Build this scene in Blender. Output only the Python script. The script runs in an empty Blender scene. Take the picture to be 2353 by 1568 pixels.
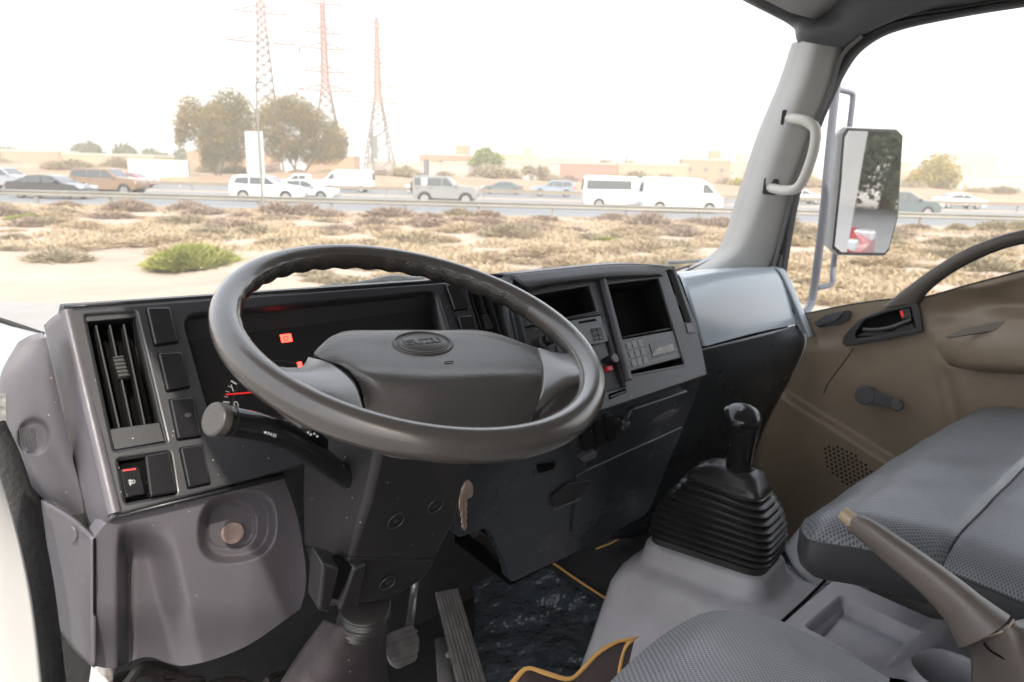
import bpy, bmesh, math, random
import numpy as np
from mathutils import Vector, Matrix
random.seed(7); rng = np.random.default_rng(7)
R = math.radians
scn = bpy.context.scene
COL = scn.collection

# ------------------------------------------------------------------ camera
FP, CX, CY = 1569.0, 1176.5, 784.0            # focal length and centre on a 2353 px wide frame
YAW, PITCH, ROLL = R(41.5), R(13.65), R(1.45)
CAMLOC = Vector((0, 0, 2.15))
CR = Matrix.Rotation(-YAW, 3, 'Z') @ Matrix.Rotation(math.pi/2-PITCH, 3, 'X') @ Matrix.Rotation(ROLL, 3, 'Z')
cam = bpy.data.cameras.new('camera'); camo = bpy.data.objects.new('camera', cam); COL.objects.link(camo)
camo.matrix_world = Matrix.Translation(CAMLOC) @ CR.to_4x4()
cam.sensor_width = 36; cam.lens = 36*FP/2353; cam.clip_start = .02; cam.clip_end = 6000
cam.dof.use_dof = True; cam.dof.focus_distance = .95; cam.dof.aperture_fstop = 7
scn.camera = camo

# ------------------------------------------------------------------ world, sun, exposure
SUN_EL, SUN_AZ = R(48), R(200)                # azimuth clockwise from +Y: behind the cab
w = bpy.data.worlds.new('World'); scn.world = w; w.use_nodes = True
nt = w.node_tree; nt.nodes.clear()
out = nt.nodes.new('ShaderNodeOutputWorld'); bg = nt.nodes.new('ShaderNodeBackground')
sky = nt.nodes.new('ShaderNodeTexSky'); sky.sky_type = 'NISHITA'; sky.sun_disc = False
sky.sun_elevation = SUN_EL; sky.sun_rotation = SUN_AZ; sky.dust_density = 6; sky.air_density = 1.2; sky.ozone_density = 1
mixw = nt.nodes.new('ShaderNodeMixRGB'); mixw.inputs[0].default_value = .55; mixw.inputs[2].default_value = (8.4, 9.0, 9.7, 1)
nt.links.new(sky.outputs[0], mixw.inputs[1]); nt.links.new(mixw.outputs[0], bg.inputs[0]); nt.links.new(bg.outputs[0], out.inputs[0])
bg.inputs[1].default_value = .15
sd = bpy.data.lights.new('sun', 'SUN'); sd.energy = 2.4; sd.angle = R(.6); sd.color = (1, .93, .82)
so = bpy.data.objects.new('sun', sd); COL.objects.link(so)
sv = Vector((math.sin(SUN_AZ)*math.cos(SUN_EL), math.cos(SUN_AZ)*math.cos(SUN_EL), math.sin(SUN_EL)))
so.rotation_euler = sv.to_track_quat('Z', 'Y').to_euler(); so.location = (0, -20, 30)
scn.view_settings.view_transform = 'Standard'; scn.view_settings.look = 'None'
scn.view_settings.exposure = 1.15; scn.view_settings.gamma = 1; scn.view_settings.use_curve_mapping = False
scn.cycles.max_bounces = 10; scn.cycles.volume_bounces = 2; scn.cycles.diffuse_bounces = 5; scn.cycles.transparent_max_bounces = 16

# ------------------------------------------------------------------ measuring helpers
def ray(px, py): return CR @ Vector(((px-CX)/FP, -(py-CY)/FP, -1.0))
def S(px, py, x=None, y=None, z=None):
    d = ray(px, py)
    if x is not None: t = (x-CAMLOC.x)/d.x
    elif y is not None: t = (y-CAMLOC.y)/d.y
    else: t = (z-CAMLOC.z)/d.z
    return CAMLOC + d*t
class Fr:
    """a flat measuring frame: origin, in-plane axes u and v, normal n towards the viewer"""
    def __init__(s, o, u, n):
        s.o = Vector(o); s.n = Vector(n).normalized(); u = Vector(u); s.u = (u-s.n*u.dot(s.n)).normalized(); s.v = s.n.cross(s.u)
    def P(s, px, py, d=0):
        r = ray(px, py); o = s.o+s.n*d; t = (o-CAMLOC).dot(s.n)/r.dot(s.n); return CAMLOC+r*t
    def uv(s, px, py, d=0):
        p = s.P(px, py, d)-s.o; return (p.dot(s.u), p.dot(s.v))
    def W(s, u, v, d=0): return s.o+s.u*u+s.v*v+s.n*d
    def mat(s, d=0, at=None):
        o = (at if at is not None else s.o)+s.n*d
        m = Matrix((s.u, s.v, s.n)).transposed().to_4x4(); m.translation = o; return m
def tilt(top, ytop, bot):                        # a frame across the cab through two pixels of one side edge
    a = S(*top, y=ytop); b = S(*bot, x=a.x); e = (b-a).normalized(); n = Vector((1, 0, 0)).cross(e)
    if n.y > 0: n = -n
    return Fr(a, (1, 0, 0), n)
SY, CYW = math.sin(YAW), math.cos(YAW)
def ext(Rr, D, z=0): return Vector((D*SY+Rr*CYW, D*CYW-Rr*SY, z))   # out in the landscape: R to the right, D away
def gx(px, D):
    r = ray(px, 373+.025*px); return D*(r.x*CYW-r.y*SY)/(r.x*SY+r.y*CYW)
EXT = Matrix.Rotation(-YAW, 4, 'Z')

# ------------------------------------------------------------------ materials
MATS = {}
TONE = 1.0                                       # overall tone of a family of base colours
def mat(name, col, rough=.5, bump=0, bscale=200, var=0, vscale=6, spec=.5, metal=0, coat=0, emit=None, specks=0, col2=None, vdist='noise', rvar=0):
    if name in MATS: return MATS[name]
    if not emit: col = tuple(min(.8, c*TONE) for c in col)
    m = bpy.data.materials.new(name); m.use_nodes = True; n = m.node_tree.nodes; l = m.node_tree.links
    b = n['Principled BSDF']; b.inputs['Roughness'].default_value = rough; b.inputs['Metallic'].default_value = metal
    b.inputs['Specular IOR Level'].default_value = spec; b.inputs['Coat Weight'].default_value = coat; b.inputs['Coat Roughness'].default_value = .16 if coat < .55 else .05
    b.inputs['Base Color'].default_value = (*col, 1)
    tc = n.new('ShaderNodeTexCoord'); last = None
    if var or col2:
        t = n.new('ShaderNodeTexNoise'); t.inputs['Scale'].default_value = vscale; t.inputs['Detail'].default_value = 6; t.inputs['Roughness'].default_value = .6
        l.new(tc.outputs['Object'], t.inputs['Vector'])
        r = n.new('ShaderNodeValToRGB'); r.color_ramp.elements[0].position = .35; r.color_ramp.elements[1].position = .65
        c2 = col2 if col2 else tuple(c*(1+var) for c in col); c1 = col if col2 else tuple(c*(1-var) for c in col)
        r.color_ramp.elements[0].color = (*c1, 1); r.color_ramp.elements[1].color = (*c2, 1)
        l.new(t.outputs['Fac'], r.inputs[0]); last = r.outputs[0]
    if specks:                                    # grains of dust lying on the plastic
        v = n.new('ShaderNodeTexVoronoi'); v.inputs['Scale'].default_value = specks; l.new(tc.outputs['Object'], v.inputs['Vector'])
        lt = n.new('ShaderNodeMath'); lt.operation = 'LESS_THAN'; lt.inputs[1].default_value = .055; l.new(v.outputs['Distance'], lt.inputs[0])
        sx = n.new('ShaderNodeSeparateColor'); l.new(v.outputs['Color'], sx.inputs[0])
        g = n.new('ShaderNodeMath'); g.operation = 'GREATER_THAN'; g.inputs[1].default_value = .35; l.new(sx.outputs[0], g.inputs[0])
        mu = n.new('ShaderNodeMath'); mu.operation = 'MULTIPLY'; l.new(lt.outputs[0], mu.inputs[0]); l.new(g.outputs[0], mu.inputs[1])
        mx = n.new('ShaderNodeMixRGB'); mx.inputs[2].default_value = (.45, .42, .38, 1); l.new(mu.outputs[0], mx.inputs[0])
        if last: l.new(last, mx.inputs[1])
        else: mx.inputs[1].default_value = (*col, 1)
        last = mx.outputs[0]
    if last: l.new(last, b.inputs['Base Color'])
    if rvar:
        t = n.new('ShaderNodeTexNoise'); t.inputs['Scale'].default_value = 9; t.inputs['Detail'].default_value = 5; l.new(tc.outputs['Object'], t.inputs['Vector'])
        mr = n.new('ShaderNodeMapRange'); mr.inputs[1].default_value = .3; mr.inputs[2].default_value = .7
        mr.inputs[3].default_value = rough-rvar; mr.inputs[4].default_value = rough+rvar; l.new(t.outputs['Fac'], mr.inputs[0]); l.new(mr.outputs[0], b.inputs['Roughness'])
    if bump:
        t = n.new('ShaderNodeTexVoronoi' if vdist == 'leather' else 'ShaderNodeTexNoise'); t.inputs['Scale'].default_value = bscale; l.new(tc.outputs['Object'], t.inputs['Vector'])
        bp = n.new('ShaderNodeBump'); bp.inputs['Strength'].default_value = bump; bp.inputs['Distance'].default_value = 1/bscale*.5
        l.new(t.outputs[0], bp.inputs['Height']); l.new(bp.outputs[0], b.inputs['Normal'])
    if emit:
        b.inputs['Emission Color'].default_value = (*emit[:3], 1); b.inputs['Emission Strength'].default_value = emit[3]
    MATS[name] = m; return m
def perforated(name, col, pitch, hole=.22, rough=.42):
    """vinyl with a grid of punched holes, laid out on the object's own X and Y"""
    m = mat(name, col, rough, var=.10, vscale=5)
    n = m.node_tree.nodes; l = m.node_tree.links; b = n['Principled BSDF']
    tc = n.new('ShaderNodeTexCoord'); mp = n.new('ShaderNodeMapping'); mp.inputs['Rotation'].default_value = (0, 0, R(45)); mp.inputs['Scale'].default_value = (1/pitch, 1/pitch, 0)
    l.new(tc.outputs['Object'], mp.inputs[0])
    v = n.new('ShaderNodeTexVoronoi'); v.voronoi_dimensions = '2D'; v.inputs['Randomness'].default_value = 0; v.inputs['Scale'].default_value = 1; l.new(mp.outputs[0], v.inputs['Vector'])
    r = n.new('ShaderNodeMapRange'); r.inputs[1].default_value = hole; r.inputs[2].default_value = hole+.14; l.new(v.outputs['Distance'], r.inputs[0])
    src = b.inputs['Base Color'].links[0].from_socket
    mx = n.new('ShaderNodeMixRGB'); mx.inputs[1].default_value = tuple(c*.4 for c in col)+(1,); l.new(r.outputs[0], mx.inputs[0]); l.new(src, mx.inputs[2]); l.new(mx.outputs[0], b.inputs['Base Color'])
    bp = n.new('ShaderNodeBump'); bp.inputs['Strength'].default_value = .6; bp.inputs['Distance'].default_value = .0012; l.new(r.outputs[0], bp.inputs['Height'])
    t = n.new('ShaderNodeTexVoronoi'); t.inputs['Scale'].default_value = 700; l.new(tc.outputs['Object'], t.inputs['Vector'])
    b2 = n.new('ShaderNodeBump'); b2.inputs['Strength'].default_value = .15; b2.inputs['Distance'].default_value = .0006; l.new(t.outputs[0], b2.inputs['Height']); l.new(bp.outputs[0], b2.inputs['Normal'])
    l.new(b2.outputs[0], b.inputs['Normal']); return m
def glassmat(name, dust, gloss, col=(1, 1, 1)):
    m = bpy.data.materials.new(name); m.use_nodes = True; n = m.node_tree.nodes; l = m.node_tree.links; n.clear()
    o = n.new('ShaderNodeOutputMaterial'); t = n.new('ShaderNodeBsdfTransparent'); t.inputs[0].default_value = (*col, 1)
    d = n.new('ShaderNodeBsdfTranslucent'); d.inputs[0].default_value = (.95, .88, .78, 1)
    g = n.new('ShaderNodeBsdfGlossy'); g.inputs['Roughness'].default_value = .03
    m1 = n.new('ShaderNodeMixShader'); m2 = n.new('ShaderNodeMixShader'); m1.inputs[0].default_value = dust
    tc = n.new('ShaderNodeTexCoord'); no = n.new('ShaderNodeTexNoise'); no.inputs['Scale'].default_value = 5; no.inputs['Detail'].default_value = 6; l.new(tc.outputs['Object'], no.inputs['Vector'])
    mr = n.new('ShaderNodeMapRange'); mr.inputs[1].default_value = .3; mr.inputs[2].default_value = .75; mr.inputs[3].default_value = dust*.5; mr.inputs[4].default_value = dust*1.5
    l.new(no.outputs[0], mr.inputs[0])
    vo = n.new('ShaderNodeTexVoronoi'); vo.inputs['Scale'].default_value = 26; l.new(tc.outputs['Object'], vo.inputs['Vector'])   # dried splashes and dust specks
    lt = n.new('ShaderNodeMath'); lt.operation = 'LESS_THAN'; lt.inputs[1].default_value = .045; l.new(vo.outputs['Distance'], lt.inputs[0])
    sc = n.new('ShaderNodeMath'); sc.operation = 'MULTIPLY'; sc.inputs[1].default_value = .35; l.new(lt.outputs[0], sc.inputs[0])
    ad = n.new('ShaderNodeMath'); ad.operation = 'ADD'; l.new(sc.outputs[0], ad.inputs[0]); l.new(mr.outputs[0], ad.inputs[1]); l.new(ad.outputs[0], m1.inputs[0])
    m2.inputs[0].default_value = gloss
    l.new(t.outputs[0], m1.inputs[1]); l.new(d.outputs[0], m1.inputs[2]); l.new(m1.outputs[0], m2.inputs[1]); l.new(g.outputs[0], m2.inputs[2]); l.new(m2.outputs[0], o.inputs[0])
    return m
TONE = 1.25
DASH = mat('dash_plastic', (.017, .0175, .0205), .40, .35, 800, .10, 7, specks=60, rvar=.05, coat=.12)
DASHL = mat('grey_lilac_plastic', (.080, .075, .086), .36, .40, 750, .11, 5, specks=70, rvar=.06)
DASHB = mat('slate_plastic', (.021, .025, .030), .30, .35, 800, .12, 4, rvar=.06)
LID = mat('lid_plastic', (.29, .33, .37), .30, .1, 900, .04, 4, coat=.54)  # pale blue tone stands in for window light reflected off the lid
WHEELM = mat('worn_wheel_plastic', (.050, .044, .040), .24, .12, 700, .05, 30, vdist='leather', coat=.54)
PADM = mat('horn_pad_plastic', (.052, .048, .046), .36, .45, 650, .06, 8, vdist='leather', coat=.25)
BADGE = mat('badge_plastic', (.050, .046, .044), .38)
GRAIN = mat('grained_grip_plastic', (.030, .026, .023), .22, .6, 380, .1, 10, vdist='leather')
BLACKG = mat('black_gloss_plastic', (.010, .010, .011), .16, specks=45)
BLACK = mat('black_matt_plastic', (.012, .012, .013), .5, specks=60)
VOID = mat('dark_cavity', (.004, .004, .004), .9, spec=.08)  # near-black colour carries the deep shade of bays and openings
SHROUD = mat('shroud_plastic', (.020, .019, .020), .36, .35, 800, .1, 6, specks=55)
CONS = mat('console_plastic', (.29, .28, .30), .36, .4, 700, .15, 6, specks=60, rvar=.05)
RUBBER = mat('rubber', (.022, .021, .021), .34, .1, 300, .15, 12, rvar=.06)
PILL = mat('pillar_trim', (.31, .302, .285), .42, .25, 500, .05, 3)
HEAD = mat('header_trim', (.075, .077, .082), .5, .2, 500)
SEAL = mat('rubber_seal', (.018, .018, .019), .7, .5, 150, .2, 30)
DOORM = mat('beige_door_plastic', (.22, .170, .120), .36, .45, 600, .11, 5, rvar=.07)
DOORD = mat('brown_trim', (.07, .058, .048), .4, .2, 500, .08, 6)
HANDLE = mat('charcoal_handle', (.026, .026, .026), .4)
CRANK = mat('grey_crank', (.06, .06, .064), .45, .1, 300)
GRIPL = mat('light_grip', (.44, .42, .38), .34, .1, 300)
BRAKE = mat('brown_brake_plastic', (.115, .095, .082), .34, .35, 600, .1, 8)
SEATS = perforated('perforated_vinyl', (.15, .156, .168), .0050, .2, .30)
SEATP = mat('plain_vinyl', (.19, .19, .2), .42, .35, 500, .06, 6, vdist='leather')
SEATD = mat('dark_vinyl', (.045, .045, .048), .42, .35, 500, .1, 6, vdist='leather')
TONE = 1
WHITE = mat('white_paint', (.78, .78, .78), .3, coat=.5)
TONE = 1.2
CARPET = mat('carpet', (.018, .018, .020), .95, .8, 900, .3, 40)
GOLD = mat('gold_piping', (.55, .30, .09), .6)
RED = mat('red_plastic', (.50, .02, .03), .35)
REDLIT = mat('lit_red_lamp', (.6, .01, .01), .4, emit=(1, .03, .02, 5))
REDN = mat('red_needle', (.8, .02, .02), .4, emit=(1, .05, .03, .12))
PRINT = mat('white_print', (.5, .5, .5), .5)
BRASS = mat('worn_brass', (.50, .38, .30), .32, .2, 400, .2, 90, metal=.9)
PEDAL = mat('worn_rubber', (.10, .095, .095), .45, .3, 200, .25, 40)
METAL = mat('dull_metal', (.35, .34, .33), .4, metal=.8)
GREYTUBE = mat('grey_tube_paint', (.16, .17, .20), .35)
MIRROR = mat('mirror_glass', (.80, .84, .84), .01, metal=1)
HOUSE = mat('mirror_housing', (.26, .265, .27), .45)

TONE = 1
# ------------------------------------------------------------------ object helpers
def off(p): return Vector(p['_off']) if p is not None and '_off' in p else Vector((0, 0, 0))
def thing(name, label, cat, loc=(0, 0, 0), group=None, rz=0):
    o = bpy.data.objects.new(name, None); COL.objects.link(o); o.location = loc; o.rotation_euler = (0, 0, rz); o.empty_display_size = .05
    o['label'] = label; o['category'] = cat; o['_off'] = list(loc)
    if group: o['group'] = group
    return o
def tag(o, label=None, cat=None, group=None, kind=None):
    if label: o['label'] = label
    if cat: o['category'] = cat
    if group: o['group'] = group
    if kind: o['kind'] = kind
    return o
def finish(me, m, smooth=35):
    if m: me.materials.append(m)
    if smooth:
        me.polygons.foreach_set('use_smooth', [True]*len(me.polygons)); me.set_sharp_from_angle(angle=R(smooth))
def mk(name, V, F, m, parent=None, smooth=35, bevel=0, local=False, solid=0, subsurf=0, bseg=2, fix=True):
    me = bpy.data.meshes.new(name); o_ = Vector((0, 0, 0)) if local else off(parent)
    me.from_pydata([tuple(Vector(v)-o_) for v in V], [], F)
    if fix:
        bm = bmesh.new(); bm.from_mesh(me); bmesh.ops.recalc_face_normals(bm, faces=bm.faces); bm.to_mesh(me); bm.free()
    finish(me, m, smooth)
    o = bpy.data.objects.new(name, me); COL.objects.link(o)
    if parent is not None: o.parent = parent; o['_off'] = list(o_)
    if solid: s = o.modifiers.new('s', 'SOLIDIFY'); s.thickness = solid; s.offset = 0
    if bevel:
        b = o.modifiers.new('b', 'BEVEL'); b.width = bevel; b.segments = bseg; b.limit_method = 'ANGLE'; b.angle_limit = R(30); b.harden_normals = False
    if subsurf: s = o.modifiers.new('u', 'SUBSURF'); s.levels = subsurf; s.render_levels = subsurf
    return o
def cr(p, t):                                      # Catmull-Rom along a list of vectors
    n = len(p)-1; x = min(max(t, 0), 1)*n; i = min(int(x), n-1); f = x-i
    a = p[i-1] if i > 0 else p[0]*2-p[1]; b = p[i]; c = p[i+1]; d = p[i+2] if i+2 <= n else p[n]*2-p[n-1]
    return .5*((2*b)+(c-a)*f+(2*a-5*b+4*c-d)*f*f+(3*b-a-3*c+d)*f**3)
def curve(pts, n): return [cr(pts, i/(n-1)) for i in range(n)]
def patch(name, G, m, parent=None, nu=40, nv=40, thick=0, push=None, relief=None, smooth=50, holes=None, fn=None, bevel=0):
    """a smooth sheet through a grid of points; push = vector of the turned-in border"""
    rows = [curve(r, nu) for r in G]
    V = []
    for j in range(nu):
        colp = [r[j] for r in rows]
        V.append(curve(colp, nv))
    V = [[V[j][i] for j in range(nu)] for i in range(nv)]
    if fn: V = [[fn(V[i][j], j/(nu-1), i/(nv-1)) for j in range(nu)] for i in range(nv)]
    vs = [v for r in V for v in r]; F = []
    for i in range(nv-1):
        for j in range(nu-1):
            if holes and holes((j+.5)/(nu-1), (i+.5)/(nv-1)): continue
            F.append((i*nu+j, i*nu+j+1, (i+1)*nu+j+1, (i+1)*nu+j))
    if push is not None:
        push = Vector(push)
        ring = [j for j in range(nu)]+[i*nu+nu-1 for i in range(1, nv)]+[(nv-1)*nu+j for j in range(nu-2, -1, -1)]+[i*nu for i in range(nv-2, 0, -1)]
        k = len(vs); vs += [vs[r]+push for r in ring]; n = len(ring)
        for a in range(n): F.append((ring[a], ring[(a+1) % n], k+(a+1) % n, k+a))
    return mk(name, vs, F, m, parent, smooth=smooth, solid=thick, bevel=bevel)
def loft(name, rings, m, parent=None, cap=(True, True), smooth=45, closed=False, bevel=0, local=False):
    n = len(rings[0]); V = [v for r in rings for v in r]; F = []
    for i in range(len(rings)-(0 if closed else 1)):
        for j in range(n):
            a = i*n; b = ((i+1) % len(rings))*n
            F.append((a+j, a+(j+1) % n, b+(j+1) % n, b+j))
    if not closed:
        if cap[0]: F.append(tuple(range(n))[::-1])
        if cap[1]: F.append(tuple(range((len(rings)-1)*n, len(rings)*n)))
    return mk(name, V, F, m, parent, smooth=smooth, bevel=bevel, local=local)
def tuberings(path, rad, seg=12, n=None, flat=1.0, up=None):
    P = [Vector(p) for p in path]
    if n: P = curve(P, n); rr = [rad(i/(n-1)) if callable(rad) else rad for i in range(n)]
    else: rr = [rad(i/(len(P)-1)) if callable(rad) else rad for i in range(len(P))]
    out_ = []; prev = None
    for i, p in enumerate(P):
        t = (P[min(i+1, len(P)-1)]-P[max(i-1, 0)]).normalized()
        u = (prev if prev is not None else (up or (Vector((0, 0, 1)) if abs(t.z) < .9 else Vector((1, 0, 0))))); u = Vector(u); u = (u-t*u.dot(t)).normalized(); prev = u; v = t.cross(u)
        out_.append([p+u*rr[i]*math.cos(a)+v*rr[i]*flat*math.sin(a) for a in [2*math.pi*k/seg for k in range(seg)]])
    return out_
def tube(name, path, rad, m, parent=None, seg=12, n=None, flat=1.0, up=None, smooth=50, local=False):
    return loft(name, tuberings(path, rad, seg, n, flat, up), m, parent, smooth=smooth, local=local)
def prism(name, fr, pts, d0, d1, m, parent=None, bevel=.001, r=0, seg=5, smooth=35):
    """pixels on a frame -> a solid from depth d0 to d1, corners rounded by r metres"""
    q = [Vector(fr.uv(*p)) for p in pts]; q = rnd(q, r, seg) if r else q
    n = len(q); V = [fr.W(a.x, a.y, d0) for a in q]+[fr.W(a.x, a.y, d1) for a in q]
    F = [tuple(range(n)), tuple(range(2*n-1, n-1, -1))]+[(i, (i+1) % n, n+(i+1) % n, n+i) for i in range(n)]
    return mk(name, V, F, m, parent, bevel=bevel, smooth=smooth)
def rnd(q, r, seg=5):
    o = []; n = len(q); r_ = r if isinstance(r, (list, tuple)) else [r]*n
    for i in range(n):
        a, b, c = q[i-1], q[i], q[(i+1) % n]; e1 = a-b; e2 = c-b; rr = min(r_[i], e1.length*.45, e2.length*.45)
        if rr <= 0: o.append(b); continue
        p1 = b+e1.normalized()*rr; p2 = b+e2.normalized()*rr
        for k in range(seg+1):
            t = k/seg; o.append((1-t)**2*p1+2*t*(1-t)*b+t*t*p2)
    return o
def plate(name, fr, outer, holes, depth, m, parent=None, bevel=.001, r=0, hr=.003, d=0):
    """flat panel with real openings, thickness behind its face, and rounded edges (via a filled 2D curve)"""
    cu = bpy.data.curves.new(name, 'CURVE'); cu.dimensions = '2D'; cu.fill_mode = 'BOTH'; cu.extrude = depth/2-bevel; cu.bevel_depth = bevel; cu.offset = -bevel; cu.bevel_resolution = 2
    for k, pl in enumerate([outer]+holes):
        q = [Vector(fr.uv(*p)) for p in pl]; rr = r if k == 0 else (hr[k-1] if isinstance(hr, list) else hr); q = rnd(q, rr) if rr else q
        s = cu.splines.new('POLY'); s.points.add(len(q)-1); s.use_cyclic_u = True
        for i, a in enumerate(q): s.points[i].co = (a.x, a.y, 0, 1)
    tmp = bpy.data.objects.new('tmp', cu); COL.objects.link(tmp)
    dg = bpy.context.evaluated_depsgraph_get(); me = bpy.data.meshes.new_from_object(tmp.evaluated_get(dg)); bpy.data.objects.remove(tmp)
    M = fr.mat(d-depth/2); M = Matrix.Translation(-off(parent)) @ M; me.transform(M); me.name = name; me.materials.clear(); finish(me, m, 30)
    o = bpy.data.objects.new(name, me); COL.objects.link(o)
    if parent is not None: o.parent = parent; o['_off'] = list(off(parent))
    return o
def text(name, s, fr, at, size, m, parent, d=.0005, rot=0, extrude=.0003, sx=1, bold=0, align='CENTER'):
    cu = bpy.data.curves.new(name, 'FONT'); cu.body = s; cu.size = size; cu.extrude = extrude; cu.align_x = align; cu.align_y = 'CENTER'; cu.offset = bold
    tmp = bpy.data.objects.new('tmp', cu); COL.objects.link(tmp)
    dg = bpy.context.evaluated_depsgraph_get(); me = bpy.data.meshes.new_from_object(tmp.evaluated_get(dg)); bpy.data.objects.remove(tmp)
    M = Matrix.Translation(-off(parent)) @ fr.mat(d, at) @ Matrix.Rotation(rot, 4, 'Z') @ Matrix.Diagonal((sx, 1, 1, 1)); me.transform(M); me.name = name; me.materials.clear(); me.materials.append(m)
    o = bpy.data.objects.new(name, me); COL.objects.link(o); o.parent = parent; o['_off'] = list(off(parent)); return o
def bar(name, fr, a, b, hw, d0, d1, m, parent, bevel=.0005):
    A = Vector(fr.uv(*a)); B = Vector(fr.uv(*b)); t = (B-A).normalized(); s = Vector((-t.y, t.x))*hw
    q = [A-s, B-s, B+s, A+s]; V = [fr.W(p.x, p.y, d0) for p in q]+[fr.W(p.x, p.y, d1) for p in q]
    return mk(name, V, [(0, 1, 2, 3), (7, 6, 5, 4), (0, 4, 5, 1), (1, 5, 6, 2), (2, 6, 7, 3), (3, 7, 4, 0)], m, parent, bevel=bevel)
def box(name, lo, hi, m, parent=None, bevel=0, local=False, smooth=35):
    x0, y0, z0 = lo; x1, y1, z1 = hi
    V = [(x0, y0, z0), (x1, y0, z0), (x1, y1, z0), (x0, y1, z0), (x0, y0, z1), (x1, y0, z1), (x1, y1, z1), (x0, y1, z1)]
    return mk(name, V, [(3, 2, 1, 0), (4, 5, 6, 7), (0, 1, 5, 4), (1, 2, 6, 5), (2, 3, 7, 6), (3, 0, 4, 7)], m, parent, bevel=bevel, local=local, smooth=smooth)
def disc(name, c, n, r, h, m, parent, seg=24, bevel=.0008, ell=1, up=(0, 0, 1)):
    n = Vector(n).normalized(); u = Vector(up); u = (u-n*u.dot(n)).normalized(); v = n.cross(u)
    rings = [[Vector(c)+n*hh+u*r*math.cos(a)+v*r*ell*math.sin(a) for a in [2*math.pi*k/seg for k in range(seg)]] for hh in (0, h)]
    return loft(name, rings, m, parent, bevel=bevel)
def torus(name, c, u, v, ru, rv, t, m, parent, seg=48, ts=8):
    n = Vector(u).cross(Vector(v)).normalized(); rings = []
    for k in range(seg):
        a = 2*math.pi*k/seg; p = Vector(c)+Vector(u)*ru*math.cos(a)+Vector(v)*rv*math.sin(a); rad = (Vector(u)*math.cos(a)+Vector(v)*math.sin(a)).normalized()
        rings.append([p+rad*t*math.cos(b)+n*t*math.sin(b) for b in [2*math.pi*q/ts for q in range(ts)]])
    return loft(name, rings, m, parent, closed=True)
def g2(x, y, cx, cy, sx, sy): return math.exp(-((x-cx)/sx)**2-((y-cy)/sy)**2)
def sst(a, b, x):
    t = min(max((x-a)/(b-a), 0), 1); return t*t*(3-2*t)

# ================================================================== THE SETTING OUTSIDE
def sandmat():
    m = mat('sand', (.29, .225, .175), .9, .5, 3, col2=(.36, .295, .235), vscale=.35)
    return m
def ground_z(Rr, D):
    k = sst(11, 15, D)*(1-sst(35.0, 36.6, D))
    return k*.6*(.10*math.sin(Rr*.7+D*.3)+.07*math.sin(Rr*.31-D*.9)+.05*math.sin(Rr*1.9+D*1.3)+.10*g2(Rr, D, -8, 22, 12, 3)-.05)
SAND = sandmat()
V = []; F = []
Rs = [-1500, -700, -300, -150]+[x*1.2 for x in range(-75, 76)]+[150, 300, 700, 1500]
Ds = [-600, -200, -60, -20, -5, 3]+[6+i*.7 for i in range(0, 46)]+[40, 70, 110, 200, 400, 900, 2500]
for D in Ds:
    for Rr in Rs: V.append(ext(Rr, D, ground_z(Rr, D)))
nr = len(Rs)
for i in range(len(Ds)-1):
    for j in range(nr-1): F.append((i*nr+j, i*nr+j+1, (i+1)*nr+j+1, (i+1)*nr+j))
tag(mk('ground', V, F, SAND, fix=False), kind='structure')
def sheet(name, r0, r1, d0, d1, z, m, kind='structure'):
    return tag(mk(name, [ext(r0, d0, z), ext(r1, d0, z), ext(r1, d1, z), ext(r0, d1, z)], [(0, 1, 2, 3)], m, fix=False), kind=kind)
ASPH = mat('sunbleached_asphalt', (.145, .155, .165), .85, .3, 8, .07, 1.5)
sheet('road', -400, 400, 38.6, 62, .012, ASPH)
sheet('far_road', -400, 400, 67, 88, .012, ASPH)
sheet('dirt_track', -60, 60, -60, 10.6, .006, mat('pale_dusty_track', (.25, .24, .23), .9, .4, 4, .08, .8))
MARK = mat('road_paint', (.7, .7, .68), .7)
sheet('road_edge_line', -400, 400, 39.3, 39.45, .018, MARK); sheet('road_edge_line', -400, 400, 61.2, 61.35, .018, MARK)
V = []; F = []
for D0 in (46.5, 54):
    for k in range(-30, 31):
        a = len(V); V += [ext(k*9, D0, .018), ext(k*9+3, D0, .018), ext(k*9+3, D0+.15, .018), ext(k*9, D0+.15, .018)]; F.append((a, a+1, a+2, a+3))
tag(mk('lane_markings', V, F, MARK, fix=False), kind='structure')

# guard rails: W-beam sections and posts as parts
GALV = mat('galvanised_steel', (.24, .235, .21), .5, var=.08, vscale=2, metal=.3)
GALVT = mat('tan_steel', (.25, .22, .18), .55, var=.08, vscale=2, metal=.2)
def guard(label, D, z0, step, m, r0, r1):
    t = thing('guard_rail', label, 'guard rail', ext(r0, D, 0), 'guard rails along the highway', rz=-YAW)
    prof = [(0, .0), (.05, .04), (.05, .08), (0, .14), (0, .18), (.05, .24), (.05, .28), (0, .32)]
    P0 = Q0 = None; k = 0; x = 0.0
    while x < r1-r0:
        if P0 is None:
            V = [(xx, -y_, z_) for xx in (0, step) for y_, z_ in prof]+[(xx, -y_+.012, z_) for xx in (0, step) for y_, z_ in prof]; n = len(prof)
            F = [(i, i+1, n+i+1, n+i) for i in range(n-1)]+[(2*n+i, 3*n+i, 3*n+i+1, 2*n+i+1) for i in range(n-1)]
            P = P0 = mk('beam', V, F, m, t, local=True, smooth=0)
            Q = Q0 = box('post', (-.06, .04, -z0-.05), (.06, .19, .30), m, t, local=True)
        else:
            P = P0.copy(); COL.objects.link(P); P.parent = t; Q = Q0.copy(); COL.objects.link(Q); Q.parent = t
        P.location = (x, 0, z0); Q.location = (x, 0, z0)
        x += step
    return t
guard('near steel guard rail on posts, between the scrub and the road', 37.6, .42, 4.0, GALV, -42, 46)
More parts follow.
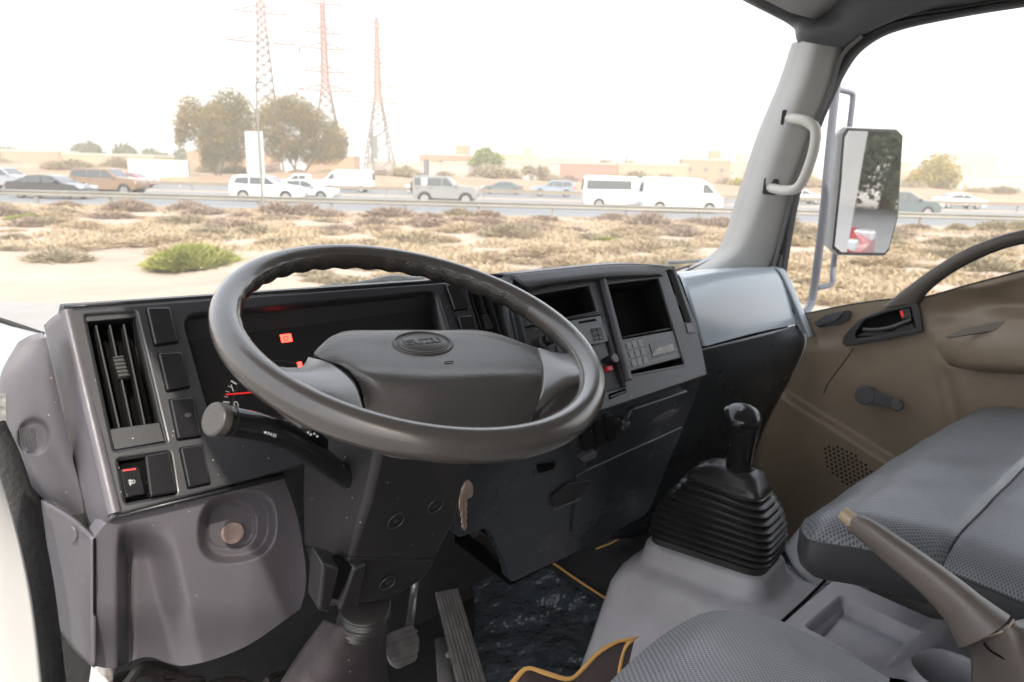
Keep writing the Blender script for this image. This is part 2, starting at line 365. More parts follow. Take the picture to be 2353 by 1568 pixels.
guard('far steel guard rail in the middle of the highway behind the near lanes', 64.5, .52, 4.5, GALVT, -66, 70)

# ---- vegetation
def leafmesh(name, cl, n, size, m, droop=0, parent=None, seed=1, thin=.35, local=True):
    """cl: clusters (centre, radii, weight). one quad per leaf spray"""
    r = np.random.default_rng(seed); wt = np.array([c[2] for c in cl], float); wt /= wt.sum(); idx = r.choice(len(cl), n, p=wt)
    c = np.array([cl[i][0] for i in idx]); ra = np.array([cl[i][1] for i in idx])
    d = r.normal(size=(n, 3)); d /= np.linalg.norm(d, axis=1)[:, None]; rad = np.where(r.uniform(size=n) < .12, r.uniform(.9, 1.28, n), r.uniform(.2, 1.05, n)**.6)
    p = c+d*ra*rad[:, None]
    a = r.normal(size=(n, 3)); a[:, 2] -= droop; a /= np.linalg.norm(a, axis=1)[:, None]
    b = np.cross(a, r.normal(size=(n, 3))); b /= np.linalg.norm(b, axis=1)[:, None]
    s = size*r.uniform(.5, 1.3, n)[:, None]; a *= s; b *= s*thin
    V = np.stack([p-b*.5, p+a*.5-b, p+a, p+a*.5+b], 1).reshape(-1, 3)
    me = bpy.data.meshes.new(name); me.from_pydata(V.tolist(), [], [(4*i, 4*i+1, 4*i+2, 4*i+3) for i in range(n)]); me.materials.append(m)
    o = bpy.data.objects.new(name, me); COL.objects.link(o)
    if parent is not None: o.parent = parent; o['_off'] = list(off(parent))
    return o
def foliage(name, c1, c2, sc=.6):
    m = mat(name, c1, .8, col2=c2, vscale=sc, spec=.2); b = m.node_tree.nodes['Principled BSDF']
    # light passes through thin leaves
    n = m.node_tree.nodes; l = m.node_tree.links; tr = n.new('ShaderNodeBsdfTranslucent'); mx = n.new('ShaderNodeMixShader'); mx.inputs[0].default_value = .3
    src = b.inputs['Base Color'].links[0].from_socket; l.new(src, tr.inputs[0]); o = n['Material Output']; l.new(b.outputs[0], mx.inputs[1]); l.new(tr.outputs[0], mx.inputs[2]); l.new(mx.outputs[0], o.inputs[0])
    return m
BARK = mat('bark', (.17, .13, .10), .9, .6, 12, .2, 3)
GHAF = foliage('ghaf_leaves', (.125, .125, .060), (.31, .225, .085), .35)
GREENF = foliage('dark_green_leaves', (.09, .12, .07), (.17, .20, .10))
BRIGHT = foliage('fresh_green_leaves', (.13, .19, .05), (.24, .28, .07))
YELF = foliage('yellow_green_leaves', (.28, .25, .05), (.40, .31, .07))
DRY = foliage('dry_twigs', (.27, .205, .16), (.38, .30, .235), 1.5)
STRAW = foliage('straw_grass', (.46, .37, .25), (.40, .32, .215), 1.0)
OLIVE = foliage('olive_scrub', (.29, .25, .17), (.37, .31, .21), 1.0)
def tree(label, px, D, cl, n, size, m, trunks, droop=.0, group='trees beyond the highway', seed=1, name='tree', thin=.35, cat='tree'):
    t = thing(name, label, cat, ext(gx(px, D), D, 0), group, rz=-YAW)
    leafmesh('crown', cl, n, size, m, droop, t, seed, thin)
    V = []; Fs = []
    for path, r0, r1 in trunks:
        rr = tuberings([Vector(p) for p in path], lambda s, r0=r0, r1=r1: r0+(r1-r0)*s, 7, 9)
        k = len(V); V += [v for q in rr for v in q]
        for i in range(len(rr)-1):
            for j in range(7): Fs.append((k+i*7+j, k+i*7+(j+1) % 7, k+(i+1)*7+(j+1) % 7, k+(i+1)*7+j))
    mk('trunk', V, Fs, BARK, t, local=True, smooth=60)
    return t
def K(x, z, rx, rz, y=0, ry=None, w_=None): return ((x, y, z), (rx, ry or rx*.9, rz), w_ or rx*rz)
m1 = 1/15.7   # metres per reference pixel at D=100
def clus(cx, cy, data, D, base):               # clusters given in reference pixels
    s = D/FP; o = []
    for x, y, rx, ry in data: o.append(K((x-cx)*s, 2.15+(373+.025*x-y)*s, rx*s, ry*s, y=random.uniform(-1, 1)*rx*s*.3))
    return o
D1 = 102
tree('big weeping tree with two rounded tops, just left of the roadside billboard', 500, D1,
     clus(500, 0, [(450, 265, 28, 36), (432, 295, 22, 36), (470, 300, 34, 48), (540, 252, 36, 38), (565, 280, 28, 50), (510, 295, 40, 50), (500, 345, 34, 34), (535, 340, 30, 36), (520, 300, 50, 60), (572, 330, 14, 46), (424, 320, 12, 28), (487, 365, 22, 24), (540, 365, 18, 22)], D1, 416),
     30000, .27, GHAF, [([(.0, 0, -.3), (-.3, 0, 1.2), (-1.3, 0, 3.5), (-2, .3, 6)], .22, .1), ([(.1, 0, -.3), (.4, 0, 1.5), (1.3, .2, 4), (2.4, 0, 7)], .2, .08)], droop=1.5, seed=3)
tree('widest dark tree spreading right of the roadside billboard in front of the pylons', 690, D1+4,
     clus(690, 0, [(640, 262, 34, 32), (690, 262, 40, 34), (625, 300, 36, 44), (680, 310, 56, 52), (735, 310, 40, 42), (770, 325, 30, 40), (755, 355, 36, 24), (700, 350, 50, 30), (650, 345, 36, 26), (785, 340, 14, 26), (665, 255, 20, 22), (712, 280, 36, 30)], D1+4, 414),
     33000, .27, GHAF, [([(0, 0, -.3), (-.2, 0, 1), (-1.8, 0, 4), (-3, 0, 6)], .28, .1), ([(0, 0, -.3), (.3, 0, 1.2), (1.8, 0, 3.4), (4, 0, 6)], .25, .1), ([(-.6, 0, -.3), (-.8, 0, 1.5), (-.4, 0, 5)], .18, .08)], droop=.8, seed=4)
for lab, px, D, base, data, m, n_ in [
    ('dark green round tree on the skyline above the tan off-roader', 205, 190, 372, [(192, 350, 20, 16), (215, 345, 20, 18), (206, 358, 34, 14)], GREENF, 2500),
    ('small green tree on the skyline left of the white site cabin', 295, 190, 374, [(290, 352, 24, 18), (300, 362, 26, 12)], GREENF, 2000),
    ('green trees at the left edge of the view beyond the highway', 15, 180, 368, [(5, 352, 26, 12), (35, 355, 26, 10)], GREENF, 2000),
    ('low pale bushes between the two skyline trees at far left', 140, 210, 372, [(140, 360, 30, 9), (110, 362, 20, 7)], OLIVE, 1400),
    ('small tree behind the white site cabin', 352, 200, 374, [(350, 358, 16, 12), (372, 362, 18, 8)], GREENF, 1300),
    ('round bush top showing between the site cabin and the weeping tree', 422, 200, 376, [(420, 360, 18, 12)], GREENF, 1000),
    ('fresh green tree standing highest above the houses, right of the silver off-roader', 1120, 150, 392, [(1112, 362, 20, 16), (1128, 370, 26, 16), (1095, 374, 16, 9), (1118, 350, 8, 8)], BRIGHT, 2600),
    ('broad dry brown bush below the fresh green tree', 1150, 120, 415, [(1135, 398, 34, 18), (1165, 402, 30, 14), (1125, 408, 30, 10)], OLIVE, 2600),
    ('dark tree beside the houses right of the fresh green tree', 1395, 170, 398, [(1388, 382, 12, 10), (1440, 386, 40, 10)], GREENF, 1600),
    ('grey green bush before the white houses above the pale blue car', 1245, 130, 408, [(1245, 396, 16, 12), (1215, 392, 16, 8)], OLIVE, 1200),
    ('olive bush beside the right pylon foot', 925, 120, 412, [(925, 398, 26, 12)], OLIVE, 1200),
    ('yellow green tree just right of the door mirror', 2140, 120, 455, [(2140, 392, 34, 34), (2180, 410, 26, 26), (2110, 415, 30, 26)], YELF, 3600),
    ('pale green bush low beside the mirror, under the yellow tree', 2100, 105, 462, [(2095, 436, 36, 16)], OLIVE, 1500),
    ('yellow bush seen between the windscreen pillar and the mirror tube', 1860, 130, 440, [(1850, 416, 20, 18)], YELF, 1200),
    ('yellow hedge left of the windscreen pillar behind the white van', 1690, 110, 450, [(1700, 425, 26, 14)], YELF, 1000),
]:
    s = D/FP; tree(lab, px, D, clus(px, 0, data, D, base), n_, .5*D/120, m, [([(0, 0, -.3), (.1, 0, (base-data[0][1])*s*.6)], .16, .08)], seed=int(px))
# palm
D = 170; t = thing('palm_tree', 'single palm standing above the houses behind the white vans', 'palm tree', ext(gx(1512, D), D), rz=-YAW)
tube('trunk', [(0, 0, -.2), (.1, 0, 3.6)], .22, BARK, t, 8, 4, local=True)
V = []; F = []
for k in range(26):
    a = k*2.4; el = random.uniform(-.3, 1.2); L = 2.4; c = Vector((.1, 0, 3.7)); pts = []
    for i in range(6):
        s = i/5; pts.append(c+Vector((math.cos(a)*math.cos(el), math.sin(a)*math.cos(el), math.sin(el)))*L*s+Vector((0, 0, -1.6*s*s)))
    for i in range(5):
        b = Vector((-math.sin(a), math.cos(a), .3))*.16*(1-i/6); n_ = len(V); V += [pts[i]-b, pts[i]+b, pts[i+1]+b*.8, pts[i+1]-b*.8]; F.append((n_, n_+1, n_+2, n_+3))
mk('crown', V, F, GREENF, t, local=True, fix=False)

# ---- scrub: individual shrubs, shared meshes
def scrubmesh(seed, m, up, n, rx=.9, rz=.38):
    r = np.random.default_rng(seed); V = []; F = []
    for k in range(n):
        a = r.uniform(0, 6.283); q = r.uniform(0, 1)**.6; b = np.array([math.cos(a)*rx*q*.8, math.sin(a)*rx*q*.55, 0])
        h = rz*(1-q*q*.8)*r.uniform(.6, 1.25)*up; tip = b*1.15+np.array([r.normal()*.10, r.normal()*.10, h]); w_ = np.array([r.normal(), r.normal(), r.normal()*.4]); w_ = w_/np.linalg.norm(w_)*r.uniform(.012, .04)
        b = b+np.array([0, 0, h*r.uniform(0, .7)]); i = len(V); V += [tuple(b-w_), tuple(b+w_), tuple(tip+w_*.5), tuple(tip-w_*.5)]; F.append((i, i+1, i+2, i+3))
    me = bpy.data.meshes.new('shrub'); me.from_pydata(V, [], F); me.materials.append(m); return me
KINDS = [('dry brown', scrubmesh(1, DRY, 1, 900)), ('dry brown', scrubmesh(2, DRY, .8, 900)), ('straw yellow', scrubmesh(3, STRAW, .8, 1100)), ('olive grey', scrubmesh(4, OLIVE, .9, 1000)), ('straw yellow', scrubmesh(5, STRAW, .6, 1000))]
def shrub(kind, Rr, D, s, label, group, hz=1, name='shrub', cat='shrub'):
    o = bpy.data.objects.new(name, KINDS[kind][1]); COL.objects.link(o); o.location = ext(Rr, D, ground_z(Rr, D)-.03); o.rotation_euler = (0, 0, random.uniform(0, 6.28)); o.scale = (s, s, s*hz)
    tag(o, label, cat, group); return o
for k in range(44):                               # dark brown row before the near rail
    Rr = -38+k*1.95+random.uniform(-.7, .7)
    if random.random() < .12: continue
    shrub(random.choice([0, 1, 0, 1, 3]), Rr, random.uniform(33.0, 36.6), random.uniform(1.0, 1.9), 'dry brown shrub in the row before the near guard rail', 'dry shrubs in the row before the near guard rail', random.uniform(.6, 1.0))
zone = [(29.0, 31.5, 40, [0, 1, 3], 1.1), (24.0, 29.0, 46, [3, 4, 2, 0, 4], 1.2), (17.5, 24.0, 66, [2, 4, 3, 2, 4, 2], 1.0), (12.5, 17.5, 50, [2, 4, 2, 0, 3], .8)]
for d0, d1, n_, ks, sc in zone:
    for k in range(n_):
        D = random.uniform(d0, d1); Rr = random.uniform(-.8, .8)*D
        if -9.6 < Rr < -5.6 and 13 < D < 17.2: continue
        if D < 17 and Rr < -4 and random.random() < .72: continue
        kk = random.choice(ks)
        shrub(kk, Rr, D, sc*random.uniform(.6, 1.5), KINDS[kk][0]+' shrub scattered on the sand before the highway', KINDS[kk][0]+' shrubs scattered on the sand', random.uniform(.45, .8))
KINDS.append(('green', scrubmesh(9, foliage('lime_leaves', (.21, .24, .06), (.34, .34, .10), 1.5), 1.0, 5200, 1.0, .50)))
shrub(5, gx(425, 15.6), 15.6, 1.22, 'bright lime green low bush alone on the pale sand left of the steering wheel', None, .72, 'bush', 'bush')
shrub(5, gx(1400, 24), 24, .8, 'small green patch of weed among the dry scrub right of centre', None, .5, 'bush', 'bush')
shrub(5, gx(60, 27), 27, 1.3, 'flat green patch of weed on the sand at the far left', None, .28, 'bush', 'bush')
# ground cover: nobody could count these tufts
V = []; F = []; r = np.random.default_rng(5)
for k in range(70000):
    D = r.uniform(12.5, 36.4); Rr = r.uniform(-.82, .82)*D
    q = math.sin(Rr*.55+1.3*math.sin(D*.4))*math.sin(D*.62+.8*math.sin(Rr*.33))+.35*math.sin(Rr*1.7+D*.9)
    if q < -.25 or (D < 18 and Rr < -3): continue
    p = ext(Rr, D, ground_z(Rr, D)-.02); h = r.uniform(.04, .15); w_ = Vector((r.normal(), r.normal(), 0)).normalized()*r.uniform(.02, .07); tip = Vector((r.normal()*.08, r.normal()*.08, h)); i = len(V)
    V += [p-w_, p+w_, p+w_*.4+tip, p-w_*.4+tip]; F.append((i, i+1, i+2, i+3))
tag(mk('dry_grass', V, F, STRAW, fix=False, smooth=0), 'sparse straw coloured tufts covering the sand between the shrubs', 'grass', kind='stuff')

# ---- cars
TYRE = mat('tyre', (.02, .02, .02), .8); RIM = mat('alloy', (.45, .45, .45), .35, metal=.8); CARGL = mat('car_glass', (.05, .06, .065), .08, spec=.9)
LAMPR = mat('tail_lamp', (.55, .03, .03), .25); LAMPW = mat('head_lamp', (.75, .78, .8), .15, coat=.6); TRIMB = mat('car_black_trim', (.03, .03, .03), .5)
def paint(name, c): return mat('paint_'+name, c, .28, coat=.6, var=.01)
def inset(y, z, belt, tumble): return y-(max(0, z-belt))*tumble
def car(label, prof, W, belt, wheels, wr, windows, m, px, D, flip=False, tumble=.22, front=None, rear=None, extra=None, group='vehicles on the highway', name='car', cat='car', z0=0, rail=None):
    """prof: side outline (x,z) nose at +x; windows: side glass outlines; front/rear: segments of the outline that carry the glass"""
    L = max(p[0] for p in prof)
    t = thing(name, label, cat, ext(gx(px, D), D, .012+z0), group, rz=-YAW+(math.pi if flip else 0))
    q = [Vector((x, z)) for x, z in prof]; q = rnd(q, .07, 2); h = W/2; n = len(q)
    st = [(-1, 0), (-.93, .03), (.93, .03), (1, 0)]
    V = []
    for s, grow in st:
        c = sum(q, Vector((0, 0)))/n
        for p in q:
            e = (p-c); e = e.normalized()*(0 if abs(s) < .99 else -.05); V.append((p.x+e.x, inset(h, p.y, belt, tumble)*s, p.y+e.y))
    F = [tuple(range(n)), tuple(range(4*n-1, 3*n-1, -1))]
    for a in range(3):
        for i in range(n): F.append((a*n+i, a*n+(i+1) % n, (a+1)*n+(i+1) % n, (a+1)*n+i))
    mk('body', V, F, m, t, local=True, smooth=40)
    for s in (-1, 1):
        for wd in windows:
            a = rnd([Vector(p) for p in wd], .04, 2); V = [(p.x, s*(inset(h, p.y, belt, tumble)+.006), p.y) for p in a]+[(p.x, s*(inset(h, p.y, belt, tumble)-.03), p.y) for p in a]; k = len(a)
            mk('window', V, [tuple(range(k))]+[(i, (i+1) % k, k+(i+1) % k, k+i) for i in range(k)], CARGL, t, local=True, smooth=0)
        for wx in wheels:
            c = Vector((wx, s*(h-.22), wr)); wo = loft('wheel', [[c+Vector((rr*math.cos(a), s*yy, rr*math.sin(a))) for a in [2*math.pi*k/20 for k in range(20)]] for rr, yy in ((wr*.9, 0), (wr, .03), (wr, .2), (wr*.93, .235), (wr*.66, .238))], TYRE, t, local=True)
            loft('rim', [[c+Vector((rr*math.cos(a), s*yy, rr*math.sin(a))) for a in [2*math.pi*k/20 for k in range(20)]] for rr, yy in ((wr*.66, .239), (wr*.60, .232), (wr*.2, .225))], RIM, wo, local=True)
            ar = [(wx+(wr*1.17)*math.cos(a), s*(h+.004), wr+(wr*1.17)*math.sin(a)) for a in [math.pi*k/12 for k in range(13)]]+[(wx-wr*1.17, s*(h+.004), .26), (wx+wr*1.17, s*(h+.004), .26)]
            V = ar+[(x, y-s*.05, z) for x, y, z in ar]; k = len(ar)
            mk('wheel_arch', V, [tuple(range(k))]+[(i, (i+1) % k, k+(i+1) % k, k+i) for i in range(k)], TRIMB, t, local=True, smooth=0)
    for nm, seg in (('windscreen', front), ('rear_window', rear)):
        if not seg: continue
        (x0, z0_), (x1, z1_) = seg; nx, nz = (z1_-z0_), -(x1-x0); ln = math.hypot(nx, nz); nx, nz = nx/ln*.012, nz/ln*.012
        if nz < 0: nx, nz = -nx, -nz
        V = []
        for f in (.08, .92):
            x = x0+(x1-x0)*f; z = z0_+(z1_-z0_)*f
            for s in (-.86, .86): V.append((x+nx, s*inset(h, z, belt, tumble), z+nz))
        V += [(a-nx*3, b, c-nz*3) for a, b, c in V]
        mk(nm, V, [(0, 1, 3, 2), (0, 4, 5, 1), (2, 3, 7, 6), (0, 2, 6, 4), (1, 5, 7, 3)], CARGL, t, local=True, smooth=0)
    xf = max(p[0] for p in prof); xr = min(p[0] for p in prof)
    zl = belt*.78
    for s in (-1, 1):
        box('sill_trim', (wheels[0]+wr*1.25, s*(h-.01)-.02, .24), (wheels[1]-wr*1.25, s*(h-.01)+.02, .36), TRIMB, t, .01, local=True)
        for wd in windows[:2]: box('door_handle', (wd[0][0]+.12, s*(h+.012)-.02, belt-.16), (wd[0][0]+.30, s*(h+.012)+.02, belt-.12), TRIMB, t, 0, local=True)
        box('headlight', (xf-.42, s*(h-.18)-.17, zl-.09), (xf-.035, s*(h-.18)+.17, zl+.06), LAMPW, t, .02, local=True)
        box('tail_light', (xr+.02, s*(h-.1)-.09, zl-.04), (xr+.22, s*(h-.1)+.105, zl+.16), LAMPR, t, .02, local=True)
        box('side_mirror', (xf*.33, s*(h+.08)-.09, belt+.0), (xf*.33+.12, s*(h+.08)+.09, belt+.15), m, t, .02, local=True)
    if extra: extra(t, h)
    return t
SED = dict(prof=[(-2.35, .35), (-2.4, .75), (-2.3, 1.02), (-1.75, 1.06), (-1.0, 1.40), (-.2, 1.46), (.45, 1.38), (1.15, 1.00), (2.0, .86), (2.38, .68), (2.4, .35), (2.2, .22), (-2.2, .22)],
           W=1.82, belt=.98, wheels=(-1.45, 1.42), wr=.33, windows=[[(-1.45, 1.0), (-.95, 1.33), (-.1, 1.38), (-.1, .99)], [(-.03, .99), (-.03, 1.38), (.40, 1.32), (.95, 1.0)]], front=((.45, 1.38), (1.15, 1.0)), rear=((-1.75, 1.06), (-1.0, 1.40)))
SUV = dict(prof=[(-2.3, .4), (-2.35, 1.0), (-2.1, 1.62), (-1.6, 1.72), (.2, 1.70), (.95, 1.18), (2.0, 1.05), (2.33, .85), (2.35, .4), (2.1, .28), (-2.1, .28)],
           W=1.9, belt=1.12, wheels=(-1.4, 1.42), wr=.37, windows=[[(-2.0, 1.2), (-1.8, 1.56), (-1.0, 1.6), (-1.0, 1.14)], [(-.93, 1.14), (-.93, 1.6), (-.05, 1.6), (-.05, 1.13)], [(.02, 1.13), (.02, 1.6), (.2, 1.58), (.82, 1.14)]], front=((.2, 1.7), (.95, 1.18)), rear=((-2.35, 1.0), (-2.1, 1.62)))
OFF = dict(prof=[(-2.35, .5), (-2.4, 1.15), (-2.25, 1.78), (-1.9, 1.9), (.35, 1.88), (1.0, 1.32), (2.2, 1.22), (2.4, 1.05), (2.42, .55), (2.1, .42), (-2.1, .42)],
           W=1.95, belt=1.25, wheels=(-1.45, 1.5), wr=.41, windows=[[(-2.15, 1.32), (-2.05, 1.74), (-1.1, 1.76), (-1.1, 1.27)], [(-1.03, 1.27), (-1.03, 1.76), (-.1, 1.76), (-.1, 1.26)], [(-.03, 1.26), (-.03, 1.76), (.33, 1.74), (.9, 1.27)]], front=((.35, 1.88), (1.0, 1.32)), rear=((-2.4, 1.15), (-2.25, 1.78)))
DEF = dict(prof=[(-2.2, .55), (-2.22, 1.15), (-2.15, 1.92), (-1.9, 1.96), (.25, 1.93), (.72, 1.36), (2.05, 1.30), (2.3, 1.15), (2.32, .6), (2.1, .45), (-2.0, .45)],
           W=1.98, belt=1.28, wheels=(-1.35, 1.48), wr=.42, windows=[[(-2.05, 1.34), (-2.02, 1.8), (-1.62, 1.8), (-1.62, 1.3)], [(-1.15, 1.3), (-1.15, 1.8), (-.2, 1.8), (-.2, 1.3)], [(-.13, 1.3), (-.13, 1.8), (.2, 1.78), (.6, 1.3)]], front=((.25, 1.93), (.72, 1.36)), rear=((-2.22, 1.3), (-2.15, 1.92)))
VAN = dict(prof=[(-2.6, .4), (-2.65, 1.2), (-2.55, 2.12), (-2.3, 2.26), (1.0, 2.22), (1.55, 2.0), (2.25, 1.25), (2.6, 1.0), (2.65, .45), (2.4, .3), (-2.4, .3)],
           W=1.9, belt=1.25, wheels=(-1.5, 1.75), wr=.34, tumble=.12, front=((1.55, 2.0), (2.25, 1.25)), rear=((-2.65, 1.2), (-2.55, 2.12)))
CP = [[(1.25, 1.3), (1.25, 1.86), (1.55, 1.84), (2.05, 1.3)]]
PVAN = dict(VAN, windows=[[(-2.4, 1.36), (-2.4, 1.95), (.7, 1.95), (.7, 1.36)]]+CP)
CVAN = dict(VAN, windows=CP)
PICK = dict(prof=[(-2.5, .45), (-2.55, 1.15), (-.9, 1.15), (-.85, 1.68), (-.6, 1.75), (.4, 1.72), (1.0, 1.2), (2.2, 1.08), (2.5, .9), (2.5, .45), (2.2, .35), (-2.3, .35)],
            W=1.85, belt=1.15, wheels=(-1.5, 1.55), wr=.38, windows=[[(-.75, 1.2), (-.72, 1.62), (-.1, 1.62), (-.1, 1.2)], [(-.03, 1.2), (-.03, 1.62), (.35, 1.6), (.85, 1.2)]], front=((.4, 1.72), (1.0, 1.2)), rear=None)
def spare(t, h):
    c = Vector((-2.24, .1, 1.15)); loft('spare_wheel', [[c+Vector((-yy, rr*math.cos(a), rr*math.sin(a))) for a in [2*math.pi*k/20 for k in range(20)]] for rr, yy in ((.36, 0), (.38, .05), (.36, .2), (.1, .22))], TYRE, t, local=True)
    box('side_panel', (-1.56, -h-.02, 1.32), (-1.2, -h+.2, 1.78), paint('white', (.72, .72, .71)), t, .02, local=True)
car('black saloon with chrome trim in the near lane, second vehicle from the left edge', **SED, m=paint('black', (.025, .025, .028)), px=113, D=44)
car('tan and gold large off-roader behind the black saloon', **OFF, m=paint('tan', (.19, .125, .075)), px=248, D=50.5)
car('pale silver car cut by the left edge of the view', **SUV, m=paint('silver', (.25, .27, .3)), px=10, D=57)
car('small red car peeking out behind the nose of the tan off-roader', **SED, m=paint('red', (.4, .05, .05)), px=300, D=72)
car('white crossover in the near lane passing behind the lamp post', **SUV, m=paint('white', (.78, .78, .78)), px=615, D=47)
car('pearl saloon half hidden behind the white crossover', **SED, m=paint('pearl', (.40, .44, .46)), px=698, D=51)
car('white pickup on the far lane above the pearl saloon', **PICK, m=paint('white', (.78, .78, .78)), px=690, D=72, flip=True)
car('white van facing left on the far lane, under the dry tree and before the signpost', **CVAN, m=paint('white', (.78, .78, .78)), px=800, D=73, flip=True, name='van', cat='van')
car('silver boxy off-roader with a spare wheel on its tail', **DEF, m=paint('warm silver', (.21, .215, .21)), px=1024, D=49, extra=spare)
car('white car mostly hidden behind the silver boxy off-roader', **SED, m=paint('white', (.78, .78, .78)), px=985, D=75, flip=True)
car('dark grey saloon low behind the far guard rail, right of the silver off-roader', **SED, m=paint('slate', (.10, .13, .14)), px=1155, D=80, flip=True)
car('pale blue crossover on the far lane left of the white vans', **SUV, m=paint('ice blue', (.22, .27, .33)), px=1272, D=76, flip=True)
car('white passenger van with a long dark side window', **PVAN, m=paint('white', (.78, .78, .78)), px=1425, D=49.5, name='van', cat='van')
car('white panel van with closed sides, nearest to the windscreen pillar', **CVAN, m=paint('white', (.78, .78, .78)), px=1566, D=46.5, name='van', cat='van')
car('dark grey off-roader half hidden behind the door mirror', **SUV, m=paint('dusk', (.07, .10, .11)), px=2075, D=48)
car('white saloon on the far lane right of the door mirror', **SED, m=paint('white', (.78, .78, .78)), px=2208, D=70)
car('white car glimpsed between pillar trim and mirror tube', **SED, m=paint('white', (.78, .78, .78)), px=1840, D=72)

# ---- lamp post, billboard, signposts
POLE = mat('pale_pole', (.20, .195, .18), .5); DARKB = mat('sign_back', (.14, .13, .13), .6)
t = thing('street_lamp', 'slender lamp post with a flat lamp head in front of the billboard', 'lamp post', ext(gx(599, 37), 37), rz=-YAW)
tube('pole', [(0, 0, -.2), (0, 0, 2), (0, 0, 6.35)], lambda s: .09-.04*s, POLE, t, 8, 8, local=True)
tube('arm', [(0, 0, 6.3), (.05, 0, 6.42), (.15, 0, 6.45)], .03, POLE, t, 8, 5, local=True)
loft('lamp_head', [[Vector((x, w_*math.cos(a), 6.45+h_*math.sin(a))) for a in [2*math.pi*k/10 for k in range(10)]] for x, w_, h_ in ((0, .03, .03), (.08, .12, .06), (.3, .12, .05), (.42, .03, .02))], mat('lamp_grey', (.22, .24, .23), .5), t, local=True)
t = thing('billboard', 'tall blank white roadside billboard on posts between the two big trees', 'billboard', ext(gx(588, 95), 95), rz=-YAW)
box('panel', (-1.25, 0, 1.2), (1.15, .3, 7.0), mat('pale_blue_panel', (.36, .42, .45), .5), t, .04, local=True)
for x in (-.8, .7): box('post', (x-.08, .3, -.2), (x+.08, .46, 6.6), POLE, t, .01, local=True)
t = thing('signpost', 'dark narrow banner sign on a pale pole right of the big trees', 'sign', ext(gx(858, 84), 84), rz=-YAW)
tube('pole', [(0, 0, -.2), (0, 0, 7.6)], .12, POLE, t, 8, 3, local=True); box('panel', (-.22, -.16, 3.3), (-.0, .16, 6.6), DARKB, t, .02, local=True); box('panel', (.05, -.1, 3.6), (.6, .1, 6.3), POLE, t, .02, local=True)
box('lamp_head', (-.35, -.1, 8.9), (.3, .1, 9.0), DARKB, t, .02, local=True); tube('lamp_pole', [(0, 0, 7.5), (0, 0, 9.0)], .05, POLE, t, 6, 3, local=True)
t = thing('signpost', 'short dark sign panel above the silver off-roader', 'sign', ext(gx(980, 84), 84), rz=-YAW)
tube('pole', [(0, 0, -.2), (0, 0, 7.0)], .05, POLE, t, 6, 3, local=True); box('panel', (-.32, -.08, 1.6), (.32, .08, 3.7), DARKB, t, .02, local=True); box('lamp_head', (-.2, -.1, 6.5), (.2, .1, 6.6), DARKB, t, .02, local=True)

# ---- pylons
PYL = mat('pylon_steel', (.11, .075, .06), .6, metal=.2); PYR = mat('pylon_red_paint', (.24, .11, .08), .6)
def pylon(label, px, D, H, arms, base, tk=1.3):
    t = thing('pylon', label, 'pylon', ext(gx(px, D), D), 'power pylons behind the big trees', rz=-YAW+.35)
    def stick(V, F, a, b, r_):
        a = Vector(a); b = Vector(b); d = (b-a).normalized(); u = d.cross(Vector((0, 0, 1)) if abs(d.z) < .95 else Vector((1, 0, 0))).normalized()*r_*tk; v = d.cross(u); k = len(V)
        for p in (a, b): V += [p+u, p+v, p-u, p-v]
        for i in range(4): F.append((k+i, k+(i+1) % 4, k+4+(i+1) % 4, k+4+i))
    hw = lambda z: base*(1-z/(H*.52))+.9*(z/(H*.52)) if z < H*.52 else .9-.5*(z-H*.52)/(H*.48)
    lev = [0]; 
    while lev[-1] < H-2: lev.append(lev[-1]+max(1.6, hw(lev[-1])*1.25))
    lev[-1] = H
    for half, m_, nm in ((0, PYL, 'lower_lattice'), (1, PYR, 'upper_lattice')):
        V = []; F = []
        for i in range(len(lev)-1):
            if (lev[i] > H*.45) != bool(half): continue
            a, b = hw(lev[i]), hw(lev[i+1]); z0, z1 = lev[i], lev[i+1]
            ca = [(-a, -a, z0), (a, -a, z0), (a, a, z0), (-a, a, z0)]; cb = [(-b, -b, z1), (b, -b, z1), (b, b, z1), (-b, b, z1)]
            for k in range(4):
                stick(V, F, ca[k], cb[k], .17); stick(V, F, ca[k], cb[(k+1) % 4], .11); stick(V, F, ca[(k+1) % 4], cb[k], .11); stick(V, F, cb[k], cb[(k+1) % 4], .07)
        mk(nm, V, F, m_, t, local=True, smooth=0)
    for z, L in arms:
        for s in (-1, 1):
            V = []; F = []; h_ = hw(z); tip = (s*(h_+L), 0, z)
            for yy in (-h_, h_):
                stick(V, F, (s*h_, yy, z), tip, .12); stick(V, F, (s*h_, yy, z+1.5), tip, .1)
                for f in (.3, .6): stick(V, F, (s*(h_+L*f), yy*(1-f), z), (s*(h_+L*max(0, f-.25)), yy*(1-f+.25), z+1.5*(1-f+.2)), .05)
            ar = mk('cross_arm', V, F, PYR if z > H*.45 else PYL, t, local=True, smooth=0)
            V = []; F = []; stick(V, F, tip, (tip[0], 0, z-1.6), .14); mk('insulator', V, F, DARKB, ar, local=True, smooth=0)
    return t
A5 = lambda H: [(H*.93, 5.0), (H*.78, 4.2), (H*.70, 5.5), (H*.58, 5.0), (H*.48, 6.5)]
pylon('tallest pylon, its top cut off by the upper edge of the photo', 620, 165, 66, A5(62), 3.2, .95)
pylon('middle pylon of the three, rising behind the widest dark tree', 755, 195, 48, A5(48), 4.8)
pylon('right pylon of the three, standing in the open beside the banner sign', 872, 225, 48, A5(48), 5.0)
V = []; F = []
wr_ = []
PB = [(614, 165, 66, 62), (755, 195, 48, 48), (872, 225, 48, 48)]
